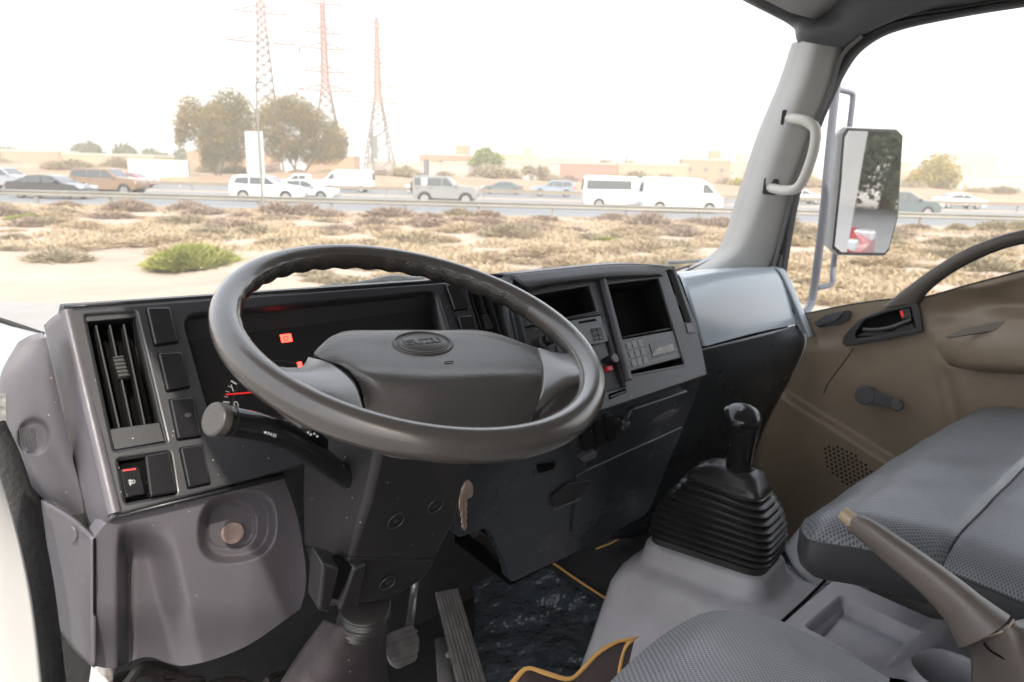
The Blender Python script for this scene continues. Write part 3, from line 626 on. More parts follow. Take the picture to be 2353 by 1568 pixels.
def wirepts(i, ai, s):
    px, D, H, Ha = PB[i]; z, L = A5(Ha)[ai]; th = -YAW+.35; o = ext(gx(px, D), D); x = s*(.7+L); return o+Vector((math.cos(th)*x, math.sin(th)*x, z-1.6))
for s in (-1, 1):
    for ai in range(0, 5, 2):
        for a, b in ((0, 1), (1, 2)):
            A_, B_ = wirepts(a, ai, s), wirepts(b, ai, s)
            tag(tube('power_line', [A_.lerp(B_, k/8)-Vector((0, 0, 3.0*4*(k/8)*(1-k/8))) for k in range(9)], .05, DARKB, None, 4), 'thin sagging power cable strung between the pylons', 'power line', 'power lines strung between the pylons')

# ---- houses beyond the highway
WALLS = [mat('house_white', (.40, .37, .32), .8, var=.05, vscale=.3), mat('house_peach', (.36, .22, .14), .8, var=.06, vscale=.3), mat('house_cream', (.38, .28, .18), .8, var=.05, vscale=.3), mat('house_pink', (.32, .18, .14), .8, var=.05, vscale=.3)]
WIN = mat('house_window', (.12, .12, .12), .3)
def house(label, px, D, W_, H_, m, dep=8, storey=3.0, tower=None):
    t = thing('house', label, 'house', ext(gx(px, D), D), 'houses beyond the highway', rz=-YAW+random.uniform(-.15, .15))
    wl = box('wall', (-W_/2, 0, -.3), (W_/2, dep, H_), m, t, local=True)
    box('parapet', (-W_/2-.12, -.12, H_+.003), (W_/2+.12, dep+.12, H_+.45), WALLS[0], t, local=True)
    for f in range(max(1, int(H_//storey))):
        for k in range(max(2, int(W_//3.5))):
            x = -W_/2+W_*(k+.5)/max(2, int(W_//3.5)); z = f*storey+1.1
            fr_ = box('window', (x-.5, -.03, z), (x+.5, .1, z+1.1), WIN, t, local=True)
            box('sill', (x-.6, -.14, z-.12), (x+.6, -.04, z-.02), WALLS[0], fr_, local=True)
    if tower: box('stair_tower', (tower-1.5, 2, H_+.46), (tower+1.5, 5, H_+2.6), m, t, local=True)
    return t
HS = [(70, 170, 14, 3.4, 1), (130, 180, 10, 3.2, 0), (250, 160, 22, 3.0, 2), (150, 230, 16, 4.2, 1), (470, 150, 7, 3.8, 1), (560, 160, 12, 4.0, 1), (760, 150, 10, 3.6, 1), (910, 230, 18, 3.8, 0), (1030, 165, 14, 4.4, 1), (1010, 150, 11, 2.8, 0), (1085, 150, 12, 3.0, 0), (1200, 150, 16, 3.4, 0), (1190, 230, 14, 6.0, 2), (1290, 180, 14, 4.4, 0), (1340, 150, 14, 3.4, 3), (1330, 260, 26, 6.4, 0), (1420, 190, 22, 4.0, 0), (1500, 160, 16, 3.6, 2), (1560, 230, 16, 5.0, 0), (1620, 180, 12, 5.0, 1), (1680, 240, 18, 6.0, 2), (1870, 200, 16, 3.8, 0), (2300, 150, 26, 3.2, 0), (2060, 230, 16, 5, 1)]
HL = ['peach', 'white', 'cream', 'pink']; cn = ['white', 'peach', 'cream', 'pink']
lm = [(113, 'the black saloon'), (248, 'the tan off-roader'), (500, 'the weeping tree'), (690, 'the widest dark tree'), (800, 'the far white van'), (1024, 'the silver off-roader'), (1155, 'the dark grey saloon'), (1272, 'the pale blue crossover'), (1425, 'the white passenger van'), (1566, 'the white panel van'), (1840, 'the mirror tube'), (2208, 'the white saloon at far right')]
for px, D, W_, H_, mi in HS:
    near = min(lm, key=lambda q: abs(q[0]-px)); side = 'left of' if px < near[0]-18 else ('right of' if px > near[0]+18 else 'straight above')
    house('%s %s flat-roofed house on the skyline, %s %s' % ('tall' if H_ > 4.9 else ('low' if H_ < 3.3 else 'medium'), cn[mi], side, near[1]), px, D, W_, H_*1.4, WALLS[mi], tower=(W_*.2 if H_ > 3.9 else None))
t = house('long pinkish apartment block on the skyline right of the yellow tree', 2235, 330, 19, 17, WALLS[3], 14, 3.0, 0)
t = thing('site_cabin', 'white flat-sided site cabin with a grey end, left of the weeping tree', 'cabin', ext(gx(368, 95), 95), rz=-YAW+.35)
box('body', (-3.9, 0, .4), (2.3, 2.6, 3.0), mat('cabin_white', (.46, .46, .40), .6), t, .03, local=True); box('end_panel', (2.3, 0, .4), (3.4, 2.6, 3.0), mat('cabin_grey', (.42, .50, .49), .6), t, .03, local=True); box('door', (-1.5, -.05, .5), (-1.2, -.003, 2.6), mat('cabin_door', (.55, .45, .38), .6), t, local=True)
for x in (-3.5, 2.8): box('foot', (x-.2, .3, -.1), (x+.2, 2.2, .4), DARKB, t, local=True)
t = thing('crane', 'thin construction crane boom leaning over the skyline at the right edge', 'crane', ext(gx(2350, 200), 200), rz=-YAW)
tube('boom', [(1.2, 0, 0), (-4.6, 0, 10)], .18, DARKB, t, 6, 3, local=True); tube('mast', [(1.2, 0, -.2), (1.2, 0, 4)], .3, PYL, t, 6, 3, local=True); box('cab', (.4, -1, .2), (3, 1, 2.6), WALLS[3], t, .05, local=True)
SCRUBW = mat('far_scrub', (.24, .15, .095), .9, col2=(.31, .21, .14), vscale=.2)
# a low earth bank carries the houses' plots
V = []; F = []
xs = [x*6.0 for x in range(-40, 41)]; ds = [92, 96, 104, 140]; hz_ = [0.02, .9, 1.4, 1.5]
for i, D in enumerate(ds):
    for x in xs: V.append(ext(x, D, hz_[i]*(1+.25*math.sin(x*.21+i)+.15*math.sin(x*.9+i*2))-(.06 if i == 0 else 0)))
for i in range(3):
    for j in range(len(xs)-1): F.append((i*len(xs)+j, i*len(xs)+j+1, (i+1)*len(xs)+j+1, (i+1)*len(xs)+j))
tag(mk('earth_bank', V, F, SCRUBW, fix=False), kind='structure')

for k in range(34):
    px = -20+k*70+random.uniform(-25, 25); D = random.uniform(100, 150); kk = random.choice([0, 3, 3, 4])
    o = shrub(kk, gx(px, D), D, random.uniform(2.6, 5.0), KINDS[kk][0]+' bush on the low bank beyond the highway', KINDS[kk][0]+' bushes on the bank beyond the highway', random.uniform(.8, 1.5), 'bush', 'bush'); o.location.z = 1.3
# ---- what only the door mirror sees: big tree, red car and the truck's own box
t = tree('large dark tree behind the truck, seen in the door mirror', 0, 10, [K(random.uniform(-5.5, 4.5), random.uniform(1.2, 9.5), 1.8, 1.5, y=random.uniform(-2, 2)) for _ in range(60)], 110000, .20, GREENF, [([(0, 0, -.2), (.2, 0, 2.5)], .3, .2), ([(0, 0, 2), (1.2, 0, 5)], .2, .1)], group='trees behind the truck', seed=12)
t.location = (2.4, -25, 0); t['_off'] = [2.4, -25, 0]
tc_ = thing('cargo_box', 'white cargo body of the truck behind the cab, seen in the door mirror', 'cargo box', (1.0, -.8, .9))
box('body', (-.02, -5.2, .9), (2.14, -.75, 3.0), WHITE, tc_, .02)

# ================================================================== THE CAB
TONE = 1.2
cab = thing('truck_cab', 'truck cab shell with pale right pillar, dark roof edge and floor', 'truck cab', (1.0, .4, 1.0))
FLOORM = mat('rubber_floor', (.016, .016, .017), .55, .5, 120, .25, 8, rvar=.1)
CEIL = mat('headlining', (.20, .195, .18), .8, .3, 300)
box('floor_panel', (.0, -.4, .98), (2.1, 1.36, 1.02), FLOORM, cab)
box('rear_wall', (-.02, -.46, 1.02), (2.1, -.40, 2.64), CEIL, cab)
box('roof_panel', (-.02, -.46, 2.645), (2.12, 1.03, 2.70), CEIL, cab, .01)
box('firewall', (.02, 1.30, 1.02), (2.1, 1.34, 1.74), SEAL, cab)
box('front_panel', (-.02, 1.345, .7), (2.14, 1.40, 1.72), WHITE, cab, .01)
# windscreen
gl = mk('windscreen', [(.03, 1.335, 1.76), (2.035, 1.335, 1.76), (2.035, 1.045, 2.66), (.03, 1.045, 2.66)], [(0, 1, 2, 3)], glassmat('windscreen_glass', .05, .03), smooth=0)
tag(gl, 'wide dusty windscreen in front of the dashboard', 'windscreen')
# right pillar: light trim with a swelling middle
PL = [(1838, 95), (1806, 190), (1757, 307), (1716, 430), (1677, 548), (1643, 591), (1556, 634)]
PR = [(1930, 111), (1907, 200), (1870, 290), (1840, 370), (1812, 450), (1782, 560), (1757, 618)]
G = []
for k, (a, b) in enumerate(zip(PL, PR)):
    f = k/6; mx = ((a[0]+b[0])/2, (a[1]+b[1])/2)
    G.append([S(*a, x=2.015)+Vector((.01, .03, 0)), S(*a, x=2.0), S(*((a[0]*.6+b[0]*.4), (a[1]*.6+b[1]*.4)), x=1.965), S(*b, x=2.02), S(*b, x=2.035)+Vector((.02, .0, 0))])
pil = patch('pillar_trim', G, PILL, cab, 30, 60)
WE = [(2353+60, 2), (2200, 36), (2048, 70), (1976, 110), (1938, 158), (1905, 225), (1880, 283), (1850, 370), (1832, 432), (1813, 528), (1794, 645)]
PE = [(2353+60, -30), (2200, 10), (2050, 30), (1985, 62), (1932, 108), (1908, 200), (1870, 288), (1841, 368), (1813, 448), (1783, 560), (1757, 625)]
def mid(a, b, f): return (a[0]*(1-f)+b[0]*f, a[1]*(1-f)+b[1]*f)
G = [[S(*b, x=2.035), S(*mid(b, a, .35), x=2.02), S(*mid(b, a, .52), x=2.045), S(*mid(b, a, .6), x=2.03), S(*a, x=2.04), S(*a, x=2.04)+Vector((.03, 0, 0))] for a, b in zip(WE, PE)]
patch('door_seal', G, SEAL, cab, 30, 90)
tube('seal_bead', [S(*mid(b, a, .42), x=2.018) for a, b in zip(WE, PE)][3:], .006, mat('grey_bead', (.10, .10, .10), .5), cab, 8, 60)
box('seal_tab', tuple(S(1783, 640, x=2.03)-Vector((.004, .012, .0))), tuple(S(1783, 585, x=2.03)+Vector((.004, .012, 0))), CRANK, cab, .003)
# header and corner cap
HT = [(1690, -60), (1800, -60), (1930, -60), (2060, -60), (2200, -60), (2420, -70)]
HB = [(1705, -5), (1813, 50), (1836, 98), (1932, 112), (1990, 62), (2055, 34), (2200, 8), (2420, -30)]
G = [[S(1600, -90, y=1.06), S(1700, -90, y=1.06), S(1850, -90, y=1.03), S(2000, -90, x=1.98), S(2200, -90, x=1.99), S(2420, -90, x=2.0)],
     [S(1640, -45, y=1.06), S(1740, -30, y=1.06), S(1870, 0, y=1.04), S(1960, 0, x=1.98), S(2190, -40, x=2.0), S(2420, -60, x=2.01)],
     [S(1700, -8, y=1.07), S(1812, 50, y=1.075), S(1850, 60, x=1.98), S(1965, 55, x=2.0), S(2195, 2, x=2.02), S(2420, -30, x=2.02)],
     [S(1712, -1, y=1.08), S(1818, 55, y=1.085), S(1839, 99, x=2.0), S(1931, 112, x=2.025), S(2050, 42, x=2.035), S(2420, -12, x=2.035)]]
patch('header_trim', G, HEAD, cab, 50, 40, thick=.004)
tube('header_edge', [S(1600, -62, y=1.075), S(1712, 0, y=1.08), S(1813, 53, y=1.083), S(1832, 75, y=1.085), S(1836, 98, x=2.005)], .004, SEAL, cab, 8, 30)
tube('windscreen_seal', [S(1838, 95, x=2.012), S(1806, 190, x=2.012), S(1757, 307, x=2.012), S(1716, 430, x=2.012), S(1677, 548, x=2.012), S(1643, 591, x=2.01), S(1556, 634, x=1.99), S(1530, 648, x=1.97)], .0042, SEAL, cab, 8, 60)
tube('windscreen_seal', [S(-30, 727, y=1.3), S(20, 742, y=1.3), S(100, 769, y=1.28)], .004, SEAL, cab, 8, 10)
# left corner: pillar foot, wheel-side seal, white body edge
patch('pillar_foot', [[S(-40, 742, y=1.27), S(20, 752, y=1.26), S(95, 770, y=1.22)], [S(-40, 800, y=1.2), S(15, 800, y=1.15), S(85, 790, y=1.1)], [S(-40, 900, y=1.2), S(5, 890, y=1.15), S(60, 850, y=1.1)]], LID, cab, 12, 12, thick=.004)
patch('door_aperture', [[S(-120, 900, y=.74), S(-60, 960, y=.75), S(-8, 1085, y=.77)], [S(-120, 1100, y=.74), S(-40, 1150, y=.75), S(34, 1215, y=.77)], [S(-120, 1300, y=.74), S(-30, 1320, y=.75), S(64, 1340, y=.77)], [S(-120, 1450, y=.74), S(-20, 1450, y=.75), S(82, 1455, y=.77)], [S(-120, 1640, y=.74), S(-10, 1640, y=.75), S(102, 1640, y=.77)]], mat('door_frame_paint', (.75, .76, .77), .6, spec=.2), cab, 20, 40, thick=.003)
tube('door_weatherstrip', [S(-30, 980, y=.92), S(12, 1075, y=.9), S(50, 1200, y=.88), S(78, 1330, y=.86), S(96, 1450, y=.86), S(118, 1640, y=.84)], .0125, SEAL, cab, 12, 40, flat=1.5)
mk('sill_cover', [S(20, 1050, y=.98), S(100, 1150, y=.97), S(135, 1430, y=.96), S(150, 1640, y=.96), S(60, 1640, y=.98)], [tuple(range(5))], SEAL, cab, solid=.004)
# floor mats, tunnel side and loose bits in the footwell
tag(patch('floor_mat', [[S(1080, 1310, z=1.06), S(1180, 1290, z=1.06), S(1290, 1300, z=1.07), S(1395, 1385, z=1.06)], [S(1090, 1400, z=1.04), S(1180, 1400, z=1.045), S(1290, 1410, z=1.04), S(1400, 1440, z=1.04)], [S(1090, 1500, z=1.04), S(1180, 1500, z=1.04), S(1290, 1500, z=1.05), S(1400, 1500, z=1.04)], [S(1090, 1640, z=1.04), S(1180, 1640, z=1.04), S(1290, 1640, z=1.04), S(1400, 1640, z=1.04)]],
      mat('clear_film', (.030, .036, .042), .24, .8, 22, .5, 9, spec=.9, col2=(.06, .07, .08)), None, 70, 70,
      fn=lambda v, s, t: v+Vector((0, 0, .008+.004*math.sin(v.x*30+3*math.sin(v.y*17))*math.cos(v.y*21+2*math.sin(v.x*14))))),
    'crinkled shiny plastic cover lying on the floor right of the pedals', 'floor mat')
cm = thing('carpet_mat', 'black carpet mat with a yellow stitched edge under the dashboard, beyond the shiny cover', 'floor mat', S(1400, 1300, z=1.05))
mk('carpet', [S(1245, 1288, z=1.075), S(1500, 1180, z=1.075), S(1640, 1250, z=1.075), S(1400, 1395, z=1.075)], [(0, 1, 2, 3)], CARPET, cm, solid=.006)
tube('piping', [S(1256, 1284, z=1.082), S(1330, 1335, z=1.082), S(1399, 1380, z=1.082)], .0030, GOLD, cm, 8, 14)
tube('piping', [S(1370, 1262, z=1.09), S(1420, 1240, z=1.09), S(1460, 1205, z=1.09), S(1500, 1172, z=1.09)], .0026, GOLD, cm, 8, 14)
fm = thing('seat_mat', 'dark brown mat with a curved gold border between the driver seat and the console', 'floor mat', S(1300, 1560, z=1.35))
lp = [(1140, 1600), (1175, 1562), (1225, 1530), (1250, 1530), (1275, 1545), (1310, 1550), (1370, 1500), (1410, 1476), (1466, 1462), (1440, 1490), (1425, 1545), (1425, 1600)]
fl = Fr(S(1400, 1560, y=.52), (1, 0, .1), (0, -.75, .66))
q = [Vector(fl.uv(*p)) for p in lp]
ed = [(1140, 1600), (1172, 1566), (1207, 1532), (1250, 1540), (1306, 1556), (1335, 1535), (1372, 1497), (1415, 1472), (1469, 1462)]
edi = [(1150, 1612), (1184, 1572), (1212, 1541), (1250, 1552), (1306, 1566), (1340, 1543), (1378, 1504), (1420, 1479), (1440, 1476)]
ed2 = [(1469, 1462), (1440, 1490), (1430, 1525), (1424, 1570), (1424, 1620)]; ed2i = [(1440, 1476), (1432, 1490), (1422, 1525), (1416, 1570), (1416, 1620)]
def ribbon(name, a, b, fr, d, m, par, n=30):
    A_ = curve([fr.P(*p, d) for p in a], n); B_ = curve([fr.P(*p, d) for p in b], n)
    return mk(name, A_+B_, [(i, i+1, n+i+1, n+i) for i in range(n-1)], m, par, solid=.002)
ribbon('gold_border', ed, edi, fl, .0015, GOLD, fm); ribbon('gold_border', ed2, ed2i, fl, .0015, GOLD, fm, 16)
A_ = curve([fl.P(*p, 0) for p in ed], 40); B_ = [fl.P(1140+(1424-1140)*i/39, 1640, 0) for i in range(40)]; A_[-1] = fl.P(1440, 1476, 0)
mk('mat_cloth', A_+B_, [(i, i+1, 41+i, 40+i) for i in range(39)], mat('brown_cloth', (.045, .030, .030), .9, .5, 600), fm, solid=.003)
tag(tube('paper_roll', [S(238, 1528, y=.93), S(225, 1620, y=.90)], .014, mat('crumpled_paper', (.62, .56, .52), .8, .9, 60, .15, 30), None, 9, 6), 'pale crumpled strip hanging below the lower left trim', 'paper')
BW = mat('wire_loom', (.018, .014, .013), .6, .3, 80, .4, 20); r = random.Random(3)
for k in range(9):
    x = 150+r.random()*470; y_ = 1470+r.random()*100 if x < 260 else 1530+r.random()*60
    tag(tube('cable', [S(x, y_+40, y=1.15), S(x+r.uniform(-30, 50), y_, y=1.12+r.random()*.08), S(x+r.uniform(40, 140), y_-20+r.random()*40, y=1.2), S(x+r.uniform(90, 200), y_+50, y=1.2)], .005+.004*r.random(), BW, None, 7, 16), 'dark cable bundle in the footwell under the lower left trim', 'cable', 'cables in the driver\'s footwell')

# ------------------------------------------------------------------ dashboard
dash = thing('dashboard', 'long dark grey dashboard with vents, switches, gauges and a raised centre stack', 'dashboard', (1.0, .95, 1.3))
FD = tilt((150, 712), .95, (262, 1187))
FS = tilt((1520, 612), .90, (1625, 862))
cl_out = [(416, 724), (1003, 668), (1078, 905), (495, 1003)]
vent1 = [(196, 724), (312, 716), (384, 1016), (263, 1036)]
vent2 = [(1074, 665), (1150, 658), (1190, 800), (1116, 806)]
sw = [[(335, 711), (389, 710), (408, 788), (354, 796)], [(362, 815), (416, 812), (435, 891), (382, 901)], [(388, 920), (442, 915), (461, 1004), (407, 1012)], [(412, 1032), (465, 1023), (483, 1112), (431, 1123)],
      [(1022, 657), (1056, 655), (1073, 711), (1042, 715)], [(1049, 730), (1081, 727), (1099, 785), (1067, 790)]]
rec = [(270, 1055), (390, 1037), (406, 1135), (289, 1157)]
plate('face_panel', FD, [(150, 712), (1010, 650), (1230, 634), (1300, 905), (262, 1187)], [cl_out, vent1, vent2, rec], .022, DASH, dash, .003, r=.008, hr=[.02, .003, .003, .004])
# top and left cheek
def lid(name, pts_back, fr, edge, m, par, th=.006):
    pass
tl, tr = FD.P(152, 713), FD.P(1240, 634)
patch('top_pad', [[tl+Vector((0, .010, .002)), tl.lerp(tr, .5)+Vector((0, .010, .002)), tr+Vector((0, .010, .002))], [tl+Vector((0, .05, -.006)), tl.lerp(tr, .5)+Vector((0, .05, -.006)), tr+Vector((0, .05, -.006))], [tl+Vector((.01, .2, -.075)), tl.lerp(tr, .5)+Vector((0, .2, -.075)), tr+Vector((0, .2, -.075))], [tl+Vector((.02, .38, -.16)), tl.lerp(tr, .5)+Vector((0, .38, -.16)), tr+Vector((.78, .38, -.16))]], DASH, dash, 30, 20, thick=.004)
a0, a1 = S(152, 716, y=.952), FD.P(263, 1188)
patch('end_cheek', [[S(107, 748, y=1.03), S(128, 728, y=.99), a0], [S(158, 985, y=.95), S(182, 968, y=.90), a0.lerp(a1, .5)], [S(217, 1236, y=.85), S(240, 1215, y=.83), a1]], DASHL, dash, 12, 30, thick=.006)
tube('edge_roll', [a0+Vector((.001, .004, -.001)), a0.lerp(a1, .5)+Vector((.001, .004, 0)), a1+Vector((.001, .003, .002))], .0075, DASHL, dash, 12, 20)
mk('underside', [FD.P(262, 1190, -.004), FD.P(660, 1095, -.004), FD.P(660, 1095)+Vector((0, .2, -.05)), FD.P(262, 1190)+Vector((0, .12, .0)), S(217, 1238, y=.86)], [(0, 1, 2, 3), (0, 3, 4)], DASH, dash, solid=.004)
# instrument cluster: hood walls, gauge board, scales and lit lamps
def walls(name, fr, pts, r, d0, d1, sc, m, par, shift=(0, 0), skip=()):
    q = rnd([Vector(fr.uv(*p)) for p in pts], r, 6); c = sum(q, Vector((0, 0)))/len(q)
    A = [fr.W(p.x, p.y, d0) for p in q]; B = [fr.W(c.x+(p.x-c.x)*sc+shift[0], c.y+(p.y-c.y)*sc+shift[1], d1) for p in q]; n = len(q)
    return mk(name, A+B, [(i, (i+1) % n, n+(i+1) % n, n+i) for i in range(n)], m, par, solid=.0015), [c, q]
HOOD = mat('cluster_hood', (.022, .022, .023), .32)
YB = 1.005
qv = [FD.uv(*p) for p in cl_out]; ql = rnd([Vector(p) for p in qv], .02, 6); A = [FD.W(p.x, p.y, -.004) for p in ql]
FG = Fr((.3, .885, 1.79), (1, 0, 0), (0, -.20, .11)); yb = lambda z: .885+.55*(z-1.79)
zk = FG.P(640, 756).z
clu = mk('instrument_cluster', [(.20, yb(1.768), 1.768), (.80, yb(1.768), 1.768), (.80, yb(zk), zk), (.20, yb(zk), zk)], [(0, 1, 2, 3)], mat('gauge_board', (.010, .010, .011), .30), dash)
mk('hood_back', [(.20, yb(zk), zk), (.80, yb(zk), zk), (.80, .953, 1.974), (.20, .953, 1.974)], [(0, 1, 2, 3)], HOOD, clu)
B = [Vector((p.x, max(p.y+.002, yb(p.z) if p.z < zk else .955), p.z)) for p in A]; n = len(A)
mk('hood', A+B, [(i, (i+1) % n, n+(i+1) % n, n+i) for i in range(n)], HOOD, dash, solid=.0015)
def tick(a, b, hw, m=PRINT, par=None, nm='tick', d=.0012): return bar(nm, FG, a, b, hw, 0, d, m, par or clu, bevel=0)
c0 = Vector((650, 935)); k = 0
GREYP = mat('grey_print', (.35, .35, .35), .5)
for i in range(14):                               # dial arc at the left of the rev counter
    a = R(150+i*6.2); p = c0+Vector((math.cos(a)*138, -math.sin(a)*118)); L = 9 if i % 4 else 15; hw = .0005 if i % 4 else .0011
    q_ = c0+Vector((math.cos(a)*(138-L), -math.sin(a)*(118-L))); tick(tuple(p), tuple(q_), hw, PRINT)
FG2 = Fr(FG.o+FG.n*.004, FG.u, FG.n)
text('numeral', '1', FG, FG.P(534, 893, .002), .014, PRINT, clu, d=.0, rot=R(4)); text('numeral', '0', FG, FG.P(543, 931, .002), .014, PRINT, clu, d=.0, rot=R(4)); text('numeral', '2', FG, FG.P(560, 850, .002), .014, PRINT, clu, d=0)
bar('needle', FG, (516, 909), (640, 899), .0011, .004, .0055, REDN, clu); bar('needle', FG, (470, 972), (510, 973), .0009, .004, .0055, REDN, clu)
pa = [(474, 944), (482, 935), (489, 944), (497, 954), (501, 966)]
for a, b in zip(pa, pa[1:]): tick(a, b, .0006, PRINT)
for a, b in (((482, 935), (487, 947)), ((490, 956), (484, 962)), ((473, 984), (484, 990)), ((501, 966), (492, 968))): tick(a, b, .0005, PRINT)
wl = bar('warning_lamp', FG, (645, 779), (670, 776), .0062, 0, .001, REDLIT, clu); torus('brake_symbol', FG.P(657, 778, .0018), FG.u, FG.v, .0031, .0031, .0005, BLACK, wl, 20, 5)
b2 = bar('warning_lamp', FG, (684, 841), (694, 839), .0052, 0, .001, REDLIT, clu)
GX = [(455, 880), (560, 830)]
torus('dial_ring', FG.P(650, 935, .0005), FG.u, FG.v, .068, .068, .0007, mat('ring_grey', (.04, .04, .04), .4), clu, 60, 5)
# louvred vents
def vent(fr, opening, tops, bots, knob, m, par, depth=.05, lip=None, kn=.006, nm='air_vent', slat=.0011):
    qv = [Vector(fr.uv(*p)) for p in opening]; bk = [fr.W(p.x, p.y, -depth) for p in qv]; o = mk(nm, bk, [(0, 1, 2, 3)], VOID, par, solid=.002)
    walls('duct', fr, opening, .002, -.003, -depth, 1.0, BLACK, o)
    for a, b in zip(tops, bots): bar('slat', fr, a, b, slat, -.026, -.007, BLACK, o, bevel=.0004)
    (x0, y0), (x1, y1) = knob; kb = bar('thumb_knob', fr, (x0, y0), (x1, y1), kn, -.016, -.0035, BLACK, o, bevel=.0015)
    for i in range(6):
        p = mid((x0, y0), (x1, y1), (i+.5)/6); c = Vector(fr.uv(*p)); V = []
        for s in (-1, 1):
            for e in (-.0014, .0014): V += [fr.W(c.x+s*kn*.95, c.y+e, -.0036), fr.W(c.x+s*kn*.95, c.y+e*.4, -.0016)]
        mk('rib', V, [(0, 1, 3, 2), (4, 6, 7, 5), (1, 5, 7, 3), (0, 4, 5, 1), (2, 3, 7, 6)], HANDLE, kb, smooth=0)
    return o
v1 = vent(FD, vent1, [(222, 742), (254, 741), (286, 740)], [(276, 980), (305, 976), (335, 972)], ((271, 815), (287, 866)), BLACK, dash)
prism('sill', FD, [(252, 984), (368, 968), (381, 1012), (264, 1032)], -.012, -.004, DASH, v1, .001)
prism('brow', FD, [(197, 725), (312, 717), (316, 727), (199, 737)], -.008, -.003, DASH, v1, .001)
vent(FD, vent2, [(1085, 668), (1105, 664), (1126, 662)], [(1128, 800), (1148, 797), (1165, 792)], ((1118, 722), (1130, 755)), BLACK, dash, kn=.007)
for k, p in enumerate(sw):
    o = prism('switch_blank', FD, p, -.002, .0058, BLACKG, dash, .0022, .003)
    c = mid(p[0], p[2], .5); fr_ = prism('gap', FD, [mid(c, q_, 1.06) for q_ in p], -.001, .0006, VOID, o, 0, .003)
tag(bpy.data.objects['switch_blank.002'], 'glossy black switch blank with a greasy thumb mark'); disc('smudge', FD.P(432, 954, .006), FD.n, .0028, .0002, HANDLE, bpy.data.objects['switch_blank.002'], 14, 0, 1.5)
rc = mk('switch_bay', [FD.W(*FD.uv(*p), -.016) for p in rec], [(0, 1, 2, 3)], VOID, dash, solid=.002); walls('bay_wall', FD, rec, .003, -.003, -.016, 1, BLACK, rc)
fs = prism('fog_lamp_switch', FD, [(277, 1078), (320, 1072), (334, 1134), (290, 1143)], -.014, -.002, BLACKG, dash, .0015, .001); prism('red_marker', FD, [(283, 1079), (312, 1075), (313, 1079), (284, 1083)], -.0021, -.0012, REDLIT if 0 else RED, fs, 0)
for i, (a, b) in enumerate([((295, 1104), (303, 1103)), ((296, 1108), (304, 1107)), ((297, 1112), (305, 1111))]): bar('symbol', FD, a, b, .0003, -.002, -.0014, PRINT, fs, 0)
torus('symbol', FD.P(307, 1107, -.0015), FD.u, FD.v, .0014, .0020, .0003, PRINT, fs, 16, 4); bar('symbol', FD, (299, 1101), (300, 1116), .0002, -.002, -.0012, PRINT, fs, 0)
bar('paddle_edge', FD, (292, 1137), (330, 1131), .002, -.003, -.0005, BLACKG, fs)
prism('switch_blank', FD, [(331, 1050), (386, 1040), (406, 1133), (343, 1144)], -.014, .007, BLACKG, dash, .004, .003)
# trim right of the near vent: side wall of the stack
prism('stack_flank', FD, [(1150, 640), (1210, 634), (1290, 905), (1200, 870)], .0, .012, DASH, dash, .002)
# ---- centre stack
opA = [(1216, 680), (1353, 657), (1371, 716), (1236, 744)]
opR = [(1206, 752), (1381, 723), (1412, 830), (1252, 870)]
opB = [(1388, 655), (1512, 640), (1572, 838), (1447, 862)]
opV = [(1531, 620), (1546, 621), (1588, 741), (1572, 741)]
opH = [(1276, 880), (1420, 835), (1437, 888), (1290, 925)]
plate('stack_face', FS, [(1172, 634), (1510, 608), (1550, 614), (1597, 745), (1612, 795), (1626, 862), (1402, 938), (1262, 985)], [opA, opR, opB, opV, opH], .02, DASH, dash, .003, r=[.02, .006, .012, .002, .002, .006, .004, .004], hr=.003)
hood = [[FS.P(1172, 633, -.002), FS.P(1300, 620, -.002), FS.P(1420, 610, -.002), FS.P(1548, 613, -.006)], [FS.P(1200, 656, .012), FS.P(1300, 642, .014), FS.P(1420, 631, .014), FS.P(1521, 628, .008)], [FS.P(1213, 668, .002), FS.P(1300, 652, .002), FS.P(1420, 640, .002), FS.P(1524, 634, .002)]]
patch('hood_grip', hood, mat('diamond_texture', (.030, .031, .033), .45, .9, 330, 0, 6), dash, 40, 12, thick=.003)
tS = [FS.P(1172, 633, -.01), FS.P(1420, 609, -.01), FS.P(1550, 614, -.01)]
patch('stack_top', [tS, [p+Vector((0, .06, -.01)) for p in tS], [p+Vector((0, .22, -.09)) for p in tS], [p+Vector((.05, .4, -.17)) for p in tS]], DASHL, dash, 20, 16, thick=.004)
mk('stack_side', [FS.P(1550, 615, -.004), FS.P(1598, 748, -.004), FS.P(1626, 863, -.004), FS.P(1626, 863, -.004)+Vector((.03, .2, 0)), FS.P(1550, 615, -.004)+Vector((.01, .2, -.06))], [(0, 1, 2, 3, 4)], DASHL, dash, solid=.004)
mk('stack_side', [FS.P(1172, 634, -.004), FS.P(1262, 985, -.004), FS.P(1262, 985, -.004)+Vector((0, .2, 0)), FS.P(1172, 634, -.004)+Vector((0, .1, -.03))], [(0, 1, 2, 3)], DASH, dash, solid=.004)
def bay(nm, fr, op, depth, m, r=.003):
    qv = [Vector(fr.uv(*p)) for p in op]; o = mk(nm, [fr.W(p.x, p.y, -depth) for p in qv], [(0, 1, 2, 3)], VOID, dash, solid=.002); walls('bay_wall', fr, op, r, -.003, -depth, 1, m, o); return o
